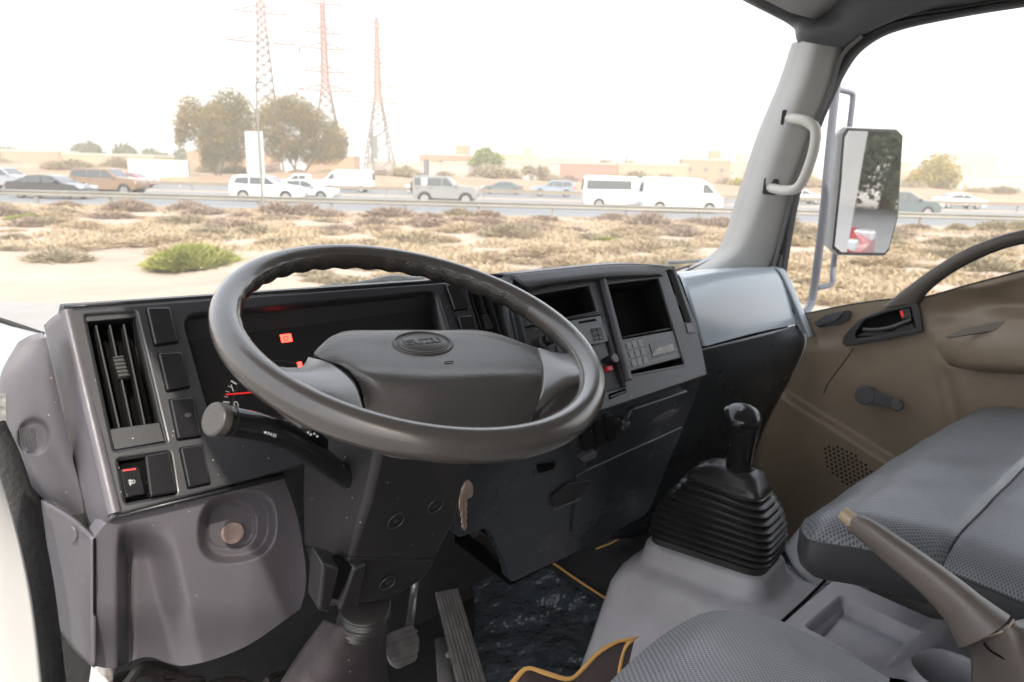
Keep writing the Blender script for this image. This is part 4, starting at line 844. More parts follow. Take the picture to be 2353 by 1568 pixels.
def frame_lip(nm, fr, op, w_, d0, d1, m, par):
    qv = rnd([Vector(fr.uv(*p)) for p in op], .003, 4); c = sum(qv, Vector((0, 0)))/len(qv); o = [p+(p-c).normalized()*w_ for p in qv]; n = len(qv)
    V = [fr.W(p.x, p.y, d) for d in (d0, d1) for p in qv]+[fr.W(p.x, p.y, d) for d in (d0, d1) for p in o]
    F = []
    for i in range(n):
        j = (i+1) % n; F += [(n+i, n+j, 3*n+j, 3*n+i), (i, j, n+j, n+i), (2*n+i, 2*n+j, 3*n+j, 3*n+i)]
    return mk(nm, V, F, m, par, smooth=30, fix=True)
ba = bay('upper_storage_bay', FS, opA, .045, VOID); frame_lip('lip', FS, opA, .004, -.002, .002, CRANK, ba)
bb = bay('storage_bay', FS, opB, .05, VOID); frame_lip('lip', FS, opB, .004, -.002, .0022, CRANK, bb)
mk('shelf', [FS.P(1424, 777, -.004), FS.P(1546, 754, -.004), FS.P(1546, 754, -.045), FS.P(1424, 777, -.045)], [(0, 1, 2, 3)], CRANK, bb, solid=.003)
bar('divider_bar', FS, (1381, 642), (1442, 876), .0052, -.004, .010, DASHL, dash, .002)
# keypad
kp = prism('keypad', FS, [(1427, 781), (1550, 759), (1570, 820), (1446, 853)], -.012, -.001, mat('keypad_grey', (.10, .105, .11), .4), dash, .002, .002)
keyc = [(1444, 796), (1457, 793), (1471, 790)]
for rr_ in range(3):
    for cc in range(3):
        x = keyc[cc][0]+rr_*5.6; y_ = keyc[cc][1]+rr_*19.5
        kq = [(x-5, y_-6.5), (x+4.4, y_-8.5), (x+8, y_+5), (x-1.5, y_+7)]
        kk = prism('key', FS, kq, -.001, .0004, mat('key_grey', (.17, .18, .185), .4), kp, .0003, .001); frame_lip('key_outline', FS, kq, .0004, .0003, .0006, mat('key_print', (.40, .42, .42), .5), kk)
sc_ = prism('display', FS, [(1492, 790), (1545, 778), (1553, 808), (1501, 821)], -.001, .0006, BLACKG, kp, .0003, .001)
mk('scratched_film', [FS.P(*p, .0009) for p in ((1497, 818), (1512, 800), (1546, 790), (1550, 805), (1502, 817))], [tuple(range(5))], mat('film', (.22, .21, .18), .3, var=.3, vscale=60), sc_, smooth=0)
bar('print_line', FS, (1496, 830), (1552, 816), .0003, -.001, -.0006, GREYP, kp, 0)
# radio
rd = prism('radio', FS, opR, -.03, -.006, mat('radio_black', (.028, .029, .031), .3), dash, .002, .002)
rf = prism('faceplate', FS, [(1290, 742), (1379, 726), (1396, 785), (1372, 791), (1300, 800)], -.006, .003, mat('radio_grey', (.13, .14, .15), .35), rd, .0015, .002)
prism('disc_slot', FS, [(1326, 741), (1366, 734), (1368, 739), (1328, 746)], .0025, .0035, VOID, rd, 0, .001)
for i in range(3):
    for j in range(2): 
        x = 1354+j*13+i*3; y_ = 758-j*2+i*10; prism('preset_button', FS, [(x, y_), (x+11, y_-2), (x+13, y_+6), (x+2, y_+8)], .003, .005, BLACKG, rd, .0006, .0008)
bar('release_button', FS, (1381, 731), (1394, 774), .0018, .002, .004, BLACKG, rd)
for a, b in (((1229, 756), (1240, 754)), ((1243, 757), (1250, 756))): bar('button', FS, a, b, .002, -.006, -.004, CRANK, rd)
kc = FS.P(1256, 783, 0); kn_ = disc('volume_knob', kc-FS.n*.006, FS.n, .0105, .020, BLACKG, rd, 28, .002); disc('knob_ring', kc-FS.n*.0065, FS.n, .013, .006, CRANK, kn_, 28, .001)
prism('button', FS, [(1281, 793), (1298, 790), (1303, 804), (1286, 808)], -.006, -.003, CRANK, rd, .001, .001)
for a in ((1262, 812), (1275, 822), (1305, 818)): disc('button', FS.P(*a, -.006), FS.n, .004, .002, HANDLE, rd, 14)
# heater panel with knobs below the radio
hp = prism('heater_panel', FS, opH, -.015, -.007, BLACK, dash, .001, .002)
disc('heater_knob', FS.P(1396, 832, -.006), FS.n, .010, .022, BLACKG, hp, 24, .002); prism('hazard_button', FS, [(1392, 843), (1403, 841), (1406, 852), (1395, 854)], -.007, .004, RED, hp, .001, .001)
# side vent of the stack
vent(FS, opV, [(1536, 624), (1542, 624)], [(1577, 740), (1584, 740)], ((1553, 675), (1562, 700)), BLACK, dash, depth=.03, kn=.0028, slat=.0009)
prism('vent_shutter', FS, [(1574, 744), (1589, 744), (1596, 766), (1580, 766)], .0, .002, DASHL, dash, .0008)
cs = prism('card_slot', FS, [(1398, 906), (1437, 892), (1440, 902), (1400, 919)], .0002, .001, VOID, dash, 0); bar('slot_tongue', FS, (1402, 913), (1436, 900), .0012, .001, .002, CRANK, cs)

# ---- lower centre panel
FLc = Fr(S(1402, 936, y=.83), (1, .16, 0), (.13, -.90, .34))
lowp = [(1250, 975), (1402, 936), (1612, 864), (1600, 900), (1575, 975), (1531, 1063), (1490, 1182), (1340, 1262), (1215, 1320), (1172, 1342), (1150, 1290), (1120, 1215), (1045, 1240), (1060, 1000)]
a_, b_, c_ = S(1402, 938, y=.80), S(1612, 866, y=.805), S(1490, 1178, y=.88); nn = (b_-a_).cross(c_-a_).normalized(); nn = -nn if nn.y > 0 else nn
FL2 = Fr(a_, b_-a_, nn)
lc = prism('lower_panel', FL2, [(1060, 1000), (1262, 984), (1402, 937), (1612, 866), (1598, 915), (1545, 1040), (1490, 1180), (1340, 1262), (1215, 1320), (1172, 1342), (1158, 1290), (1120, 1212), (1045, 1240)], -.02, 0, DASHB, dash, .003, [.01, .002, .002, .002, .01, .02, .02, .02, .02, .02, .02, .02, .02])
ash = prism('ashtray', FL2, [(1444, 934), (1572, 892), (1564, 925), (1500, 965), (1418, 986)], -.002, .012, DASHB, dash, .003, .006)
prism('finger_recess', FL2, [(1486, 962), (1520, 940), (1552, 934), (1535, 950), (1500, 964)], .0121, .0128, DASHL, ash, .0004, .006)
for k, p in enumerate([[(1322, 972), (1352, 962), (1362, 1022), (1336, 1032)], [(1356, 961), (1378, 954), (1386, 1012), (1366, 1021)], [(1381, 953), (1402, 946), (1407, 1004), (1390, 1011)]]): prism('rocker_switch', FL2, p, .0, .010, BLACKG, dash, .002, .002)
disc('lighter_socket', FL2.P(1412, 972, .002), FL2.n, .012, .008, BLACK, dash, 24); disc('lever_knob', FL2.P(1431, 968, .01), FL2.n, .0055, .016, CRANK, dash, 18, .002)
# glovebox outline in the lower panel: raised door with shadow gap
gd = prism('locker_door', FL2, [(1322, 1090), (1345, 1078), (1568, 978), (1560, 1000), (1531, 1063), (1500, 1150), (1400, 1205), (1310, 1225)], -.001, .0045, DASHB, dash, .002, .008)
bar('slot', FL2, (1360, 1184), (1400, 1166), .0012, .0046, .0052, CRANK, gd, 0)
prism('cup_slot', FL2, [(1232, 1068), (1272, 1062), (1268, 1074), (1236, 1084)], .0, .006, VOID, dash, .0005)
hc = prism('hook_pocket', FL2, [(1262, 1140), (1300, 1108), (1355, 1100), (1330, 1135), (1268, 1165)], .0, .0062, BLACK, dash, .002, .01); bar('pocket_rim', FL2, (1266, 1168), (1328, 1142), .002, .006, .009, CRANK, hc, .001)
pl_ = prism('pull_handle', FL2, [(1324, 1046), (1345, 1034), (1365, 1032), (1355, 1046), (1332, 1056)], .0, .012, DASHL, dash, .002, .004)
# dark underside and ducts beneath
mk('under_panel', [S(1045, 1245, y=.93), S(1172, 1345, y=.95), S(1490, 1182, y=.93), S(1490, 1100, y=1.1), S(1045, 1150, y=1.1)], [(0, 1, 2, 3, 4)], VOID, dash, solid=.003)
tube('hose', [S(1090, 1225, y=.95), S(1120, 1250, y=.97), S(1150, 1290, y=1.0), S(1165, 1310, y=1.05)], .010, BW, dash, 10, 14)

# ---- passenger side
XE = S(1828, 742, y=.96).x
end = [S(1768, 615, x=XE), S(1783, 622, x=XE), S(1800, 652, x=XE), S(1828, 735, x=XE), S(1832, 745, x=XE)]
st_ = [(1560, 632, 1.06), (1567, 645, 1.03), (1583, 690, .985), (1612, 785, .95), (1616, 797, .945)]
G = [[S(a, b, y=y_), S(a, b, y=y_).lerp(e, .5)+Vector((0, .0, .004)), e] for (a, b, y_), e in zip(st_, end)]
top0 = [g+Vector((.01, .10, -.015)) for g in G[0]]; top00 = [g+Vector((.0, .24, -.05)) for g in G[0]]
patch('lid_top', [top00, top0, [g for g in G[0]]], LID, dash, 24, 10, thick=.003)
patch('locker_lid', G, LID, dash, 40, 40, thick=.003)
lo0 = [S(1595, 806, y=.948), S(1722, 775, y=.94), S(1831, 747, x=XE)]
lo1 = [S(1585, 872, y=.965), S(1722, 850, y=.93), S(1848, 790, x=XE-.02)]
lo2 = [S(1560, 940, y=1.0), S(1700, 930, y=.97), S(1815, 870, x=XE-.03)]
lo3 = [S(1490, 1075, y=1.06), S(1650, 1060, y=1.06), S(1745, 1010, x=XE-.05)]
lo4 = [S(1400, 1240, y=1.16), S(1560, 1230, y=1.16), S(1680, 1230, x=XE-.05)]
patch('light_block', [[p+Vector((0, .03, -.01)) for p in r_] for r_ in (top0, G[0], G[2], G[4], lo1)], VOID, dash, 12, 20)  # added dark backing, stops daylight leaking through the gaps around the lid
patch('glovebox_front', [lo0, lo1, lo2, lo3, lo4], DASHB, dash, 30, 40, thick=.003)
ec = [S(1768, 614, x=XE), S(1786, 620, x=XE+.004), S(1803, 648, x=XE+.004), S(1840, 735, x=XE+.004), S(1858, 776, x=XE), S(1850, 820, x=XE), S(1800, 905, x=XE), S(1745, 1010, x=XE)]
patch('end_cap', [[p+Vector((.0, 0, 0)) for p in ec[:5]], [p+Vector((.035, .0, 0)) for p in ec[:5]], [p+Vector((.05, .05, 0)) for p in ec[:5]]], LID, dash, 30, 8, thick=.003)
tube('lid_seam', [S(1752, 622, x=XE-.012), S(1765, 640, x=XE-.012), S(1785, 680, x=XE-.012), S(1814, 738, x=XE-.012)], .0016, VOID, dash, 6, 20)
tube('lid_seam', [S(1616, 798, y=.944), S(1722, 771, y=.948), S(1829, 744, x=XE-.002)], .0018, VOID, dash, 6, 20)
tube('lid_seam', [S(1829, 746, x=XE-.01), S(1836, 775, x=XE-.014), S(1815, 850, x=XE-.02), S(1790, 895, x=XE-.02)], .0015, VOID, dash, 6, 20)
FE = Fr(S(1784, 640, x=XE-.006), S(1826, 722, x=XE-.006)-S(1784, 640, x=XE-.006), Vector((-.55, -.72, .42)))
ev = prism('end_vent', FE, [(1771, 637), (1784, 637), (1826, 721), (1813, 727)], -.004, .0035, BLACK, dash, .0008, .002)
for f in (.25, .5, .75): bar('slat', FE, mid((1772, 639), (1785, 639), f), mid((1812, 722), (1825, 720), f), .0009, .003, .0062, HANDLE, ev, .0003)
bar('thumb_knob', FE, (1795, 678), (1802, 695), .0035, .003, .008, BLACK, ev)
bar('vent_edge', FE, (1770, 634), (1787, 634), .0012, .002, .006, LID, ev, .0004)
# ---- left end cover and knee panel
def lcov(v, s, t):
    px, py = v.x, v.y; Y = .90+.085*(1-s)**1.6-.012*math.sin(math.pi*s)*math.sin(math.pi*min(1, t*1.2))
    r2 = math.hypot((px-78)/40, (py-1003)/45); Y += .014*(1-sst(.72, 1.02, r2))*(1 if py > 950 else 1)
    return S(px, py, y=Y)
P_ = lambda *a: [Vector((x, y_, 0)) for x, y_ in a]
lcv = patch('end_cover', [P_((48, 798), (76, 783), (106, 776)), P_((10, 870), (60, 850), (122, 850)), P_((3, 950), (68, 950), (145, 950)), P_((12, 1030), (85, 1040), (166, 1050)), P_((58, 1112), (115, 1122), (184, 1120)), P_((128, 1176), (160, 1184), (193, 1179))], DASHL, dash, 60, 90, push=(.0, .03, 0), fn=lcov)
for i in range(7): tube('grip_rib', [S(45+i*5.2, 983, y=.928), S(50+i*5.2, 1028, y=.926)], .0007, CRANK, lcv, 6, 3)
FLb = Fr(S(10, 900, y=.972), (1, -.5, 0), (-.45, -.88, .05))
bar('worn_label', FLb, (6, 905), (14, 975), .0035, .0, .0006, mat('label_grey', (.16, .16, .15), .6, var=.5, vscale=140), lcv, 0)
def kneeY(px, py):
    rg = 395+max(0, py-1225)*.235; f = sst(1195, 1290, py)
    Y = .815+.02*sst(560, 700, px)+.035*sst(1380, 1540, py)
    Y += f*.060*(1-sst(rg-75, rg+8, px))*sst(268, 300, px)*.9
    Y += .010*(1-sst(255, 275, px))*0
    Y += .012*math.exp(-((px-288)/14)**2)*f
    dx, dy = px-545, py-1212; rr_ = (abs(dx/93)**2.6+abs((dy+dx*.12)/84)**2.6)**(1/2.6)
    Y += .036*(1-sst(.74, 1.0, rr_))
    dx2 = px-530; r3 = (abs(dx2/62)**2.6+abs((dy+4)/56)**2.6)**(1/2.6); Y += .008*(1-sst(.8, 1.0, r3))
    return Y
kn = patch('knee_panel', [P_((217, 1236), (264, 1191), (390, 1160), (520, 1128), (600, 1110), (652, 1098)), P_((217, 1300), (266, 1280), (400, 1255), (530, 1225), (620, 1200), (682, 1185)), P_((217, 1370), (268, 1370), (410, 1355), (540, 1325), (630, 1300), (700, 1285)), P_((217, 1450), (270, 1460), (425, 1440), (550, 1405), (640, 1375), (702, 1350)), P_((217, 1531), (262, 1535), (338, 1510), (425, 1530), (560, 1488), (690, 1400))], DASHL, dash, 190, 170, push=(0, .03, .0), fn=lambda v, s, t: S(v.x, v.y, y=kneeY(v.x, v.y)), smooth=70)
cp_ = S(534, 1224, y=kneeY(534, 1224)-.001); disc('plug', cp_, (-.15, -1, .25), .0145, .004, mat('brown_plug', (.24, .175, .155), .4, .3, 80, .2, 60), kn, 28, .001)
sp_ = patch('side_panel', [P_((98, 1148), (160, 1185), (217, 1237)), P_((118, 1300), (165, 1320), (217, 1350)), P_((130, 1430), (172, 1490), (217, 1532))], DASHL, dash, 16, 30, fn=lambda v, s, t: S(v.x, v.y, y=.93-.115*s), thick=.004)
disc('plug', S(168, 1228, y=.85), (-.8, -.6, .1), .010, .002, DASHL, sp_, 20, .001, .6)
tube('seam', [S(217, 1238, y=.812), S(217, 1390, y=.812), S(216, 1532, y=.85)], .0014, VOID, kn, 6, 16)

# ------------------------------------------------------------------ steering column
colm = thing('steering_column', 'dark angular steering column shroud under the wheel with a stalk on its left', 'steering column', (.42, .72, 1.55))
AX = Vector((-.045, .32, -.94)).normalized(); nC = Vector((1, 0, 0)).cross(AX); nC = -nC if nC.y > 0 else nC
oC = S(868, 1045, y=.645); FC = Fr(oC, (1, 0, 0), nC)
def cpt(px, py, d=0): return FC.P(px, py, d)
sec = []
for (RL, RR, FLp, yl) in [((872, 1000), (1095, 960), (700, 985), .80), ((868, 1045), (1085, 1060), (692, 1050), .80), ((845, 1150), (1050, 1195), (691, 1150), .80), ((800, 1285), (1000, 1290), (695, 1260), .80)]:
    a, b = cpt(*RL), cpt(*RR); c = S(*FLp, y=yl); sec.append([a, b, b+(c-a), c])
sh = loft('shroud', sec, SHROUD, colm, smooth=30, bevel=.008)
low = []
for (RL, RR, FLp, yl) in [((800, 1280), (1002, 1286), (700, 1255), .83), ((800, 1300), (975, 1330), (715, 1310), .83), ((800, 1385), (900, 1376), (735, 1395), .80)]:
    a, b = cpt(*RL, -.004), cpt(*RR, -.004); c = S(*FLp, y=yl); low.append([a, b, b+(c-a), c])
loft('lower_shroud', low, SHROUD, colm, smooth=30, bevel=.004)
prism('slot', FC, [(783, 1300), (806, 1300), (775, 1376), (752, 1372)], -.02, .0025, VOID, colm, .001)
prism('prong', FC, [(738, 1290), (778, 1300), (752, 1402), (728, 1398)], -.03, .006, SHROUD, colm, .004)
prism('prong', FC, [(806, 1302), (838, 1290), (820, 1388), (775, 1398)], -.03, .006, SHROUD, colm, .004)
for p in ((910, 1197), (1000, 1163), (890, 1340)):
    c = cpt(*p, .0); o = disc('screw_recess', c-FC.n*.001, FC.n, .0115, .0015, BLACK, colm, 24, 0, 1); torus('recess_rim', c+FC.n*.0008, FC.u, FC.v,   .0118, .0118, .0009, SHROUD, o, 28, 6); disc('screw', c+FC.n*.0006, FC.n,   .0032, .0012, HANDLE, o, 12, .0004)
# gaiter and lower tube
ga = [S(838, 1385, y=.79), S(836, 1412, y=.80), S(825, 1440, y=.81)]
rg_ = tuberings(ga, lambda s: .036+.0025*math.sin(s*2*math.pi*6)-.003*s, 28, 40, up=Vector((1, 0, 0)))
loft('gaiter', rg_, RUBBER, colm, smooth=60)
G = [[S(745, 1425, y=.86), S(800, 1440, y=.79), S(862, 1440, y=.80), S(900, 1405, y=.86)], [S(690, 1500, y=.90), S(770, 1510, y=.81), S(855, 1510, y=.82), S(885, 1490, y=.90)], [S(600, 1640, y=.96), S(720, 1640, y=.85), S(850, 1640, y=.86), S(900, 1640, y=.95)]]
patch('column_tube', G, mat('dusty_tube', (.040, .032, .036), .55, .3, 200, .4, 12, specks=40), colm, 24, 24, thick=.004)
# stalk
sa = [S(500, 965, y=.655), S(540, 972, y=.66), S(600, 984, y=.665), S(660, 1006, y=.675), S(730, 1050, y=.69), S(800, 1100, y=.71)]
stk = loft('control_stalk', tuberings(sa, lambda s: .0165-.0035*s, 22, 30, up=Vector((0, 0, 1))), BLACKG, colm, smooth=50)
d_ = (sa[1]-sa[0]).normalized(); disc('twist_cap', sa[0]-d_*.006, d_, .0168, .012, mat('cap_grey', (.045, .042, .04), .45, .3, 300), stk, 32, .002)
for f in (.045, .13): 
    rr_ = tuberings(sa, lambda s: .0170-.0035*s, 22, 60); i = int(f*60); loft('ring', [rr_[i], rr_[i+1]], BLACK, stk, smooth=50)
vdir = (CAMLOC-sa[2]).normalized(); FT = Fr(sa[2], (sa[3]-sa[1]), vdir)
text('stalk_print', '✦PASS', FT, FT.P(620, 998,   .0172), .0045, PRINT, stk, d=0, rot=R(-2)); 
for i in range(4): bar('symbol', FT, (575, 961+i*2.7), (580, 961.6+i*2.7), .0002, .0166, .0170, PRINT, stk, 0)
torus('symbol', FT.P(585, 965, .0168), FT.u, FT.v, .0019, .0023, .0003, PRINT, stk, 16, 4)
for i, (x, y_) in enumerate([(708, 994), (714, 999), (722, 997), (729, 1003)]): disc('symbol', FT.P(x, y_, .012), FT.n, .0012, .0004, PRINT, stk, 8, 0)
mk('stalk_opening', [FC.W(*FC.uv(755, 1030), -.04), FC.W(*FC.uv(792, 1060), -.04), FC.W(*FC.uv(790, 1108), -.04), FC.W(*FC.uv(745, 1085), -.04)], [(0, 1, 2, 3)], VOID, colm)
# upper cover showing right of the hub with the red button
uc = prism('upper_cover', Fr(S(1250, 950, y=.74), (1, 0, 0), (0, -.5, .86)), [(1150, 985), (1240, 935), (1330, 905), (1385, 930), (1330, 975), (1180, 1010)], -.03, 0, SHROUD, colm, .004, .01)
FU = Fr(S(1290, 940, y=.735), (1, .12, 0), (.0, -.55, .83)); prism('hazard_switch', FU, [(1258, 925), (1325, 900), (1345, 915), (1265, 950)], -.004, .006, RED, colm, .002, .002)
# ignition key
ky = thing('ignition_key', 'worn brass key with a bow hanging from the right side of the column', 'key', S(1065, 1160, y=.66))
FK = Fr(S(1065, 1150, y=.655), (1, .25, 0), (.2, -.95, .15))
prism('bow', FK, [(1066, 1108), (1074, 1102), (1083, 1112), (1086, 1128), (1082, 1142), (1068, 1148), (1053, 1146), (1062, 1125)], 0, .0022, BRASS, ky, .0007, .002)
bl = [(1054, 1147), (1071, 1147), (1072, 1160), (1070, 1172), (1073, 1176), (1070, 1184), (1072, 1190), (1069, 1196), (1071, 1203), (1072, 1210), (1066, 1220), (1059, 1211), (1061, 1205), (1058, 1200), (1060, 1192), (1056, 1184), (1058, 1178), (1053, 1168)]
prism('blade', FK, bl, .0003, .0018, BRASS, ky, .0003); bar('groove', FK, (1062, 1150), (1064, 1205), .0004, .0018, .0020, mat('dark_brass', (.15, .08, .05), .5), ky, 0)
disc('lock_barrel', S(1052, 1120, y=.69), (1, -.3, 0), .013, .006, METAL, ky, 20)

# ------------------------------------------------------------------ steering wheel
WC = Vector((.44319, .66733, 1.96408)); wa, wb = .33092, .0476
WN = Vector((math.sin(wb), -math.sin(wa)*math.cos(wb), math.cos(wa)*math.cos(wb))); WU = Vector((0, 1, 0)).cross(WN).normalized(); WV = WN.cross(WU)
sw_ = thing('steering_wheel', 'large two-spoke grey steering wheel worn shiny on its rim', 'steering wheel', WC)
FW = Fr(WC, WU, WN)
RR_ = .215; N1, N2 = 220, 22; rings = []
for i in range(N1):
    a = 2*math.pi*i/N1; rad = WU*math.cos(a)+WV*math.sin(a); c = WC+rad*RR_; ring = []
    upper = sst(-.05, .25, math.sin(a-.10)); sc2 = .5+.5*math.sin(a*40)
    for k in range(N2):
        b = 2*math.pi*k/N2; ir = math.cos(b); up_ = math.sin(b); rr = .0172
        under = max(0, -up_*.7-ir*.75); rr *= 1-.10*sc2*under*upper*1.6
        ring.append(c+rad*rr*ir*.96+WN*rr*up_*1.04)
    rings.append(ring)
# smooth top half and grained lower inner grip are separate mouldings
n = N2; V = [v for r_ in rings for v in r_]; Fs1, Fs2 = [], []
for i in range(N1):
    a = 2*math.pi*i/N1; up_on = math.sin(a-.10) > .02
    for k in range(N2):
        b = 2*math.pi*(k+.5)/N2; f = (i*n+k, i*n+(k+1) % n, ((i+1) % N1)*n+(k+1) % n, ((i+1) % N1)*n+k)
        (Fs2 if (up_on and (-math.sin(b)*.7-math.cos(b)*.8) > .25) else Fs1).append(f)
mk('rim', V, Fs1, WHEELM, sw_, smooth=80); mk('rim_grip', V, Fs2, GRAIN, sw_, smooth=80)
def wp(px, py, d): return FW.P(px, py, d)
sk = -WN*.03
patch('spoke', [[wp(560, 800, .003), wp(600, 850, .004), wp(645, 885, .002), wp(700, 925, -.004)], [wp(622, 838, .002), wp(650, 862, .006), wp(690, 892, .004), wp(740, 930, -.006)], [wp(690, 843, -.004), wp(715, 862, .000), wp(745, 895, -.002), wp(780, 940, -.010)], [wp(712, 816, -.020), wp(768, 838, -.014), wp(815, 880, -.014), wp(836, 940, -.018)]], WHEELM, sw_, 36, 36, push=sk, smooth=80)
patch('spoke', [[wp(1358, 812, -.002), wp(1366, 850, .002), wp(1364, 878, .000), wp(1358, 892, -.004)], [wp(1316, 812, -.004), wp(1335, 850, .003), wp(1338, 872, .002), wp(1335, 888, -.008)], [wp(1285, 812, -.008), wp(1300, 850, -.002), wp(1300, 878, -.004), wp(1285, 903, -.012)], [wp(1236, 799, -.014), wp(1248, 845, -.012), wp(1246, 895, -.014), wp(1228, 950, -.022)]], WHEELM, sw_, 36, 36, push=sk, smooth=80)
D0 = -.012
pg = [[wp(745, 790, -.034), wp(790, 762, -.034), wp(880, 759, -.034), wp(1000, 759, -.034), wp(1120, 762, -.034), wp(1234, 800, -.034)],
      [wp(722, 808, -.020), wp(775, 772, D0-.004), wp(880, 765, D0-.002), wp(1000, 765, D0-.002), wp(1125, 769, D0-.004), wp(1237, 803, -.018)],
      [wp(735, 822, -.018), wp(800, 800, D0), wp(880, 800, D0), wp(1000, 800, D0), wp(1130, 805, D0), wp(1243, 815, -.016)],
      [wp(783, 842, -.018), wp(815, 838, D0), wp(880, 840, D0), wp(1000, 845, D0), wp(1130, 845, D0), wp(1247, 845, -.016)],
      [wp(812, 868, -.020), wp(850, 868, -.014), wp(900, 872, -.014), wp(1000, 878, -.014), wp(1130, 872, -.014), wp(1248, 870, -.018)],
      [wp(830, 905, -.034), wp(862, 915, -.032), wp(915, 925, -.032), wp(1010, 932, -.032), wp(1130, 920, -.032), wp(1242, 905, -.030)],
      [wp(838, 945, -.052), wp(870, 965, -.054), wp(925, 985, -.056), wp(1010, 992, -.056), wp(1120, 985, -.054), wp(1229, 950, -.046)]]
pad = patch('horn_pad', pg, PADM, sw_, 70, 70, push=-WN*.04, smooth=60)
# dark shadow gaps and the hub behind the pad
tube('seam', [wp(738, 800, -.022), wp(712, 818, -.019), wp(783, 843, -.0155), wp(812, 869, -.0165), wp(828, 900, -.028), wp(837, 943, -.048)], .0016, VOID, sw_, 8, 40)
tube('seam', [wp(1236, 799, -.0165), wp(1245, 818, -.0145), wp(1249, 846, -.0145), wp(1250, 872, -.0165), wp(1244, 906, -.028), wp(1230, 951, -.045)], .0018, VOID, sw_, 8, 40)
hubr = [[WC+WU*(rx*math.cos(a))+WV*(ry*math.sin(a)-.01)+WN*d for a in [2*math.pi*k/32 for k in range(32)]] for rx, ry, d in ((.115, .055, -.05), (.10, .052, -.075), (.05, .05, -.10), (.045, .045, -.14))]
loft('hub', hubr, SHROUD, sw_, smooth=50)
# emblem: oval ring and raised lettering on the pad
ec_ = wp(973, 789, D0+.0006); e_u, e_v = FW.u, FW.v
def exy(px, py): a = FW.uv(px, py, D0); b = FW.uv(973, 789, D0); return a[0]-b[0], a[1]-b[1]
ru_ = abs(exy(1057, 789)[0]); rv_ = abs(exy(973, 817)[1])
an = math.atan2(exy(1057, 789)[1], exy(1057, 789)[0])
EU = Vector((0, 0, 0))+e_u; EV = Vector((0, 0, 0))+e_v
eo = torus('emblem_ring', ec_-WN*.0005, EU, EV, .0385, .0255, .0022, BADGE, sw_, 60, 8); torus('emblem_ring', ec_, EU, EV, .0330, .0205, .0011, BADGE, eo, 60, 6)
cd = loft('emblem_disc', [[ec_+EU*.032*math.cos(a)*s+EV*.0195*math.sin(a)*s+WN*h for a in [2*math.pi*k/48 for k in range(48)]] for s, h in ((1, -.001), (1, .0006), (.96, .0012))], BADGE, eo, smooth=40)
text('lettering', 'ISUZU', FW, ec_+EV*.002, .0155, mat('letter_grey', (.014, .013, .013), .4), sw_, d=.0012, extrude=.0007, sx=1.25, bold=.0004, rot=R(-1))
hs = wp(1032, 833, D0+.0006); torus('horn_mark', hs, FW.u, FW.v, .0065, .0022, .0004, BLACK, sw_, 20, 5)

# ------------------------------------------------------------------ pedals
bp_ = thing('brake_pedal', 'square ribbed rubber brake pedal left of the long accelerator', 'pedal', S(915, 1485, y=1.05))
FB = Fr(S(915, 1485, y=.99), (1, .1, -.1), (-.05, -.72, .70))
pd = prism('pad', FB, [(868, 1466), (950, 1431), (966, 1470), (958, 1518), (915, 1538), (898, 1528)], -.008, 0, PEDAL, bp_, .003, .006)
for i in range(5): bar('rib', FB, (880+i*7, 1478+i*12), (958+i*1.2-(i > 3)*4, 1449+i*14.5), .0022, 0, .0035, PEDAL, pd, .001)
tube('arm', [FB.P(915, 1500, -.01), S(940, 1440, y=1.12), S(950, 1370, y=1.2), S(960, 1300, y=1.22)], .009, METAL, bp_, 8, 12)
ac = thing('accelerator_pedal', 'long ribbed accelerator pedal standing beside the brake pedal', 'pedal', S(1050, 1480, y=1.05))
FA = Fr(S(1045, 1470, y=1.0), (1, .1, 0), (-.1, -.85, .5))
pa_ = prism('tread', FA, [(1003, 1362), (1052, 1352), (1140, 1640), (1070, 1640)], -.010, 0, PEDAL, ac, .003, .003)
for i in range(6): bar('rib', FA, (1011+i*7.2, 1366-i*1.5), (1082+i*9.5, 1630), .0018, 0, .0032, PEDAL, pa_, .0006)
bk = thing('pedal_bracket', 'small dusty bracket with a bolt on the floor between the two pedals', 'bracket', S(1040, 1540, z=1.05))
mk('plate', [S(1000, 1470, y=1.12), S(1035, 1462, y=1.12), S(1050, 1540, y=1.05), S(1060, 1610, y=1.0), S(1010, 1610, y=1.0)], [(0, 1, 2, 3, 4)], PEDAL, bk, solid=.006); disc('bolt', S(1030, 1505, y=1.07), (-.2, -.8, .5), .008, .008, METAL, bk, 6, .001)

# ------------------------------------------------------------------ centre console and gear lever
con = thing('centre_console', 'grey lilac centre console around the gear lever gaiter with an open tray and cup holder', 'console', (1.15, .45, 1.05))
zb = 1.40
A0, B0, C0 = S(1485, 1245, z=zb), S(1748, 1333, z=zb), S(1802, 1272, z=zb); D0_ = A0+(C0-B0)
def rrect(c4, r, z, n=7, grow=0, ofs=(0, 0)):
    c = sum([Vector((p.x, p.y)) for p in c4], Vector((0, 0)))/4; q = [Vector((p.x, p.y)) for p in c4]
    q = [p+(p-c).normalized()*grow*1.35 for p in q]; q = rnd(q, r, n); return [Vector((p.x+ofs[0], p.y+ofs[1], z)) for p in q]
B4 = [A0, B0, C0, D0_]
def mixr(dl, dr, df, db, z, r):                    # footprint grown by different amounts left/right/front/back
    q = [A0+Vector((-dl, df, 0)), B0+Vector((-dl, -db, 0)), C0+Vector((dr, -db, 0)), D0_+Vector((dr, df, 0))]
    return rrect(q, r, z)
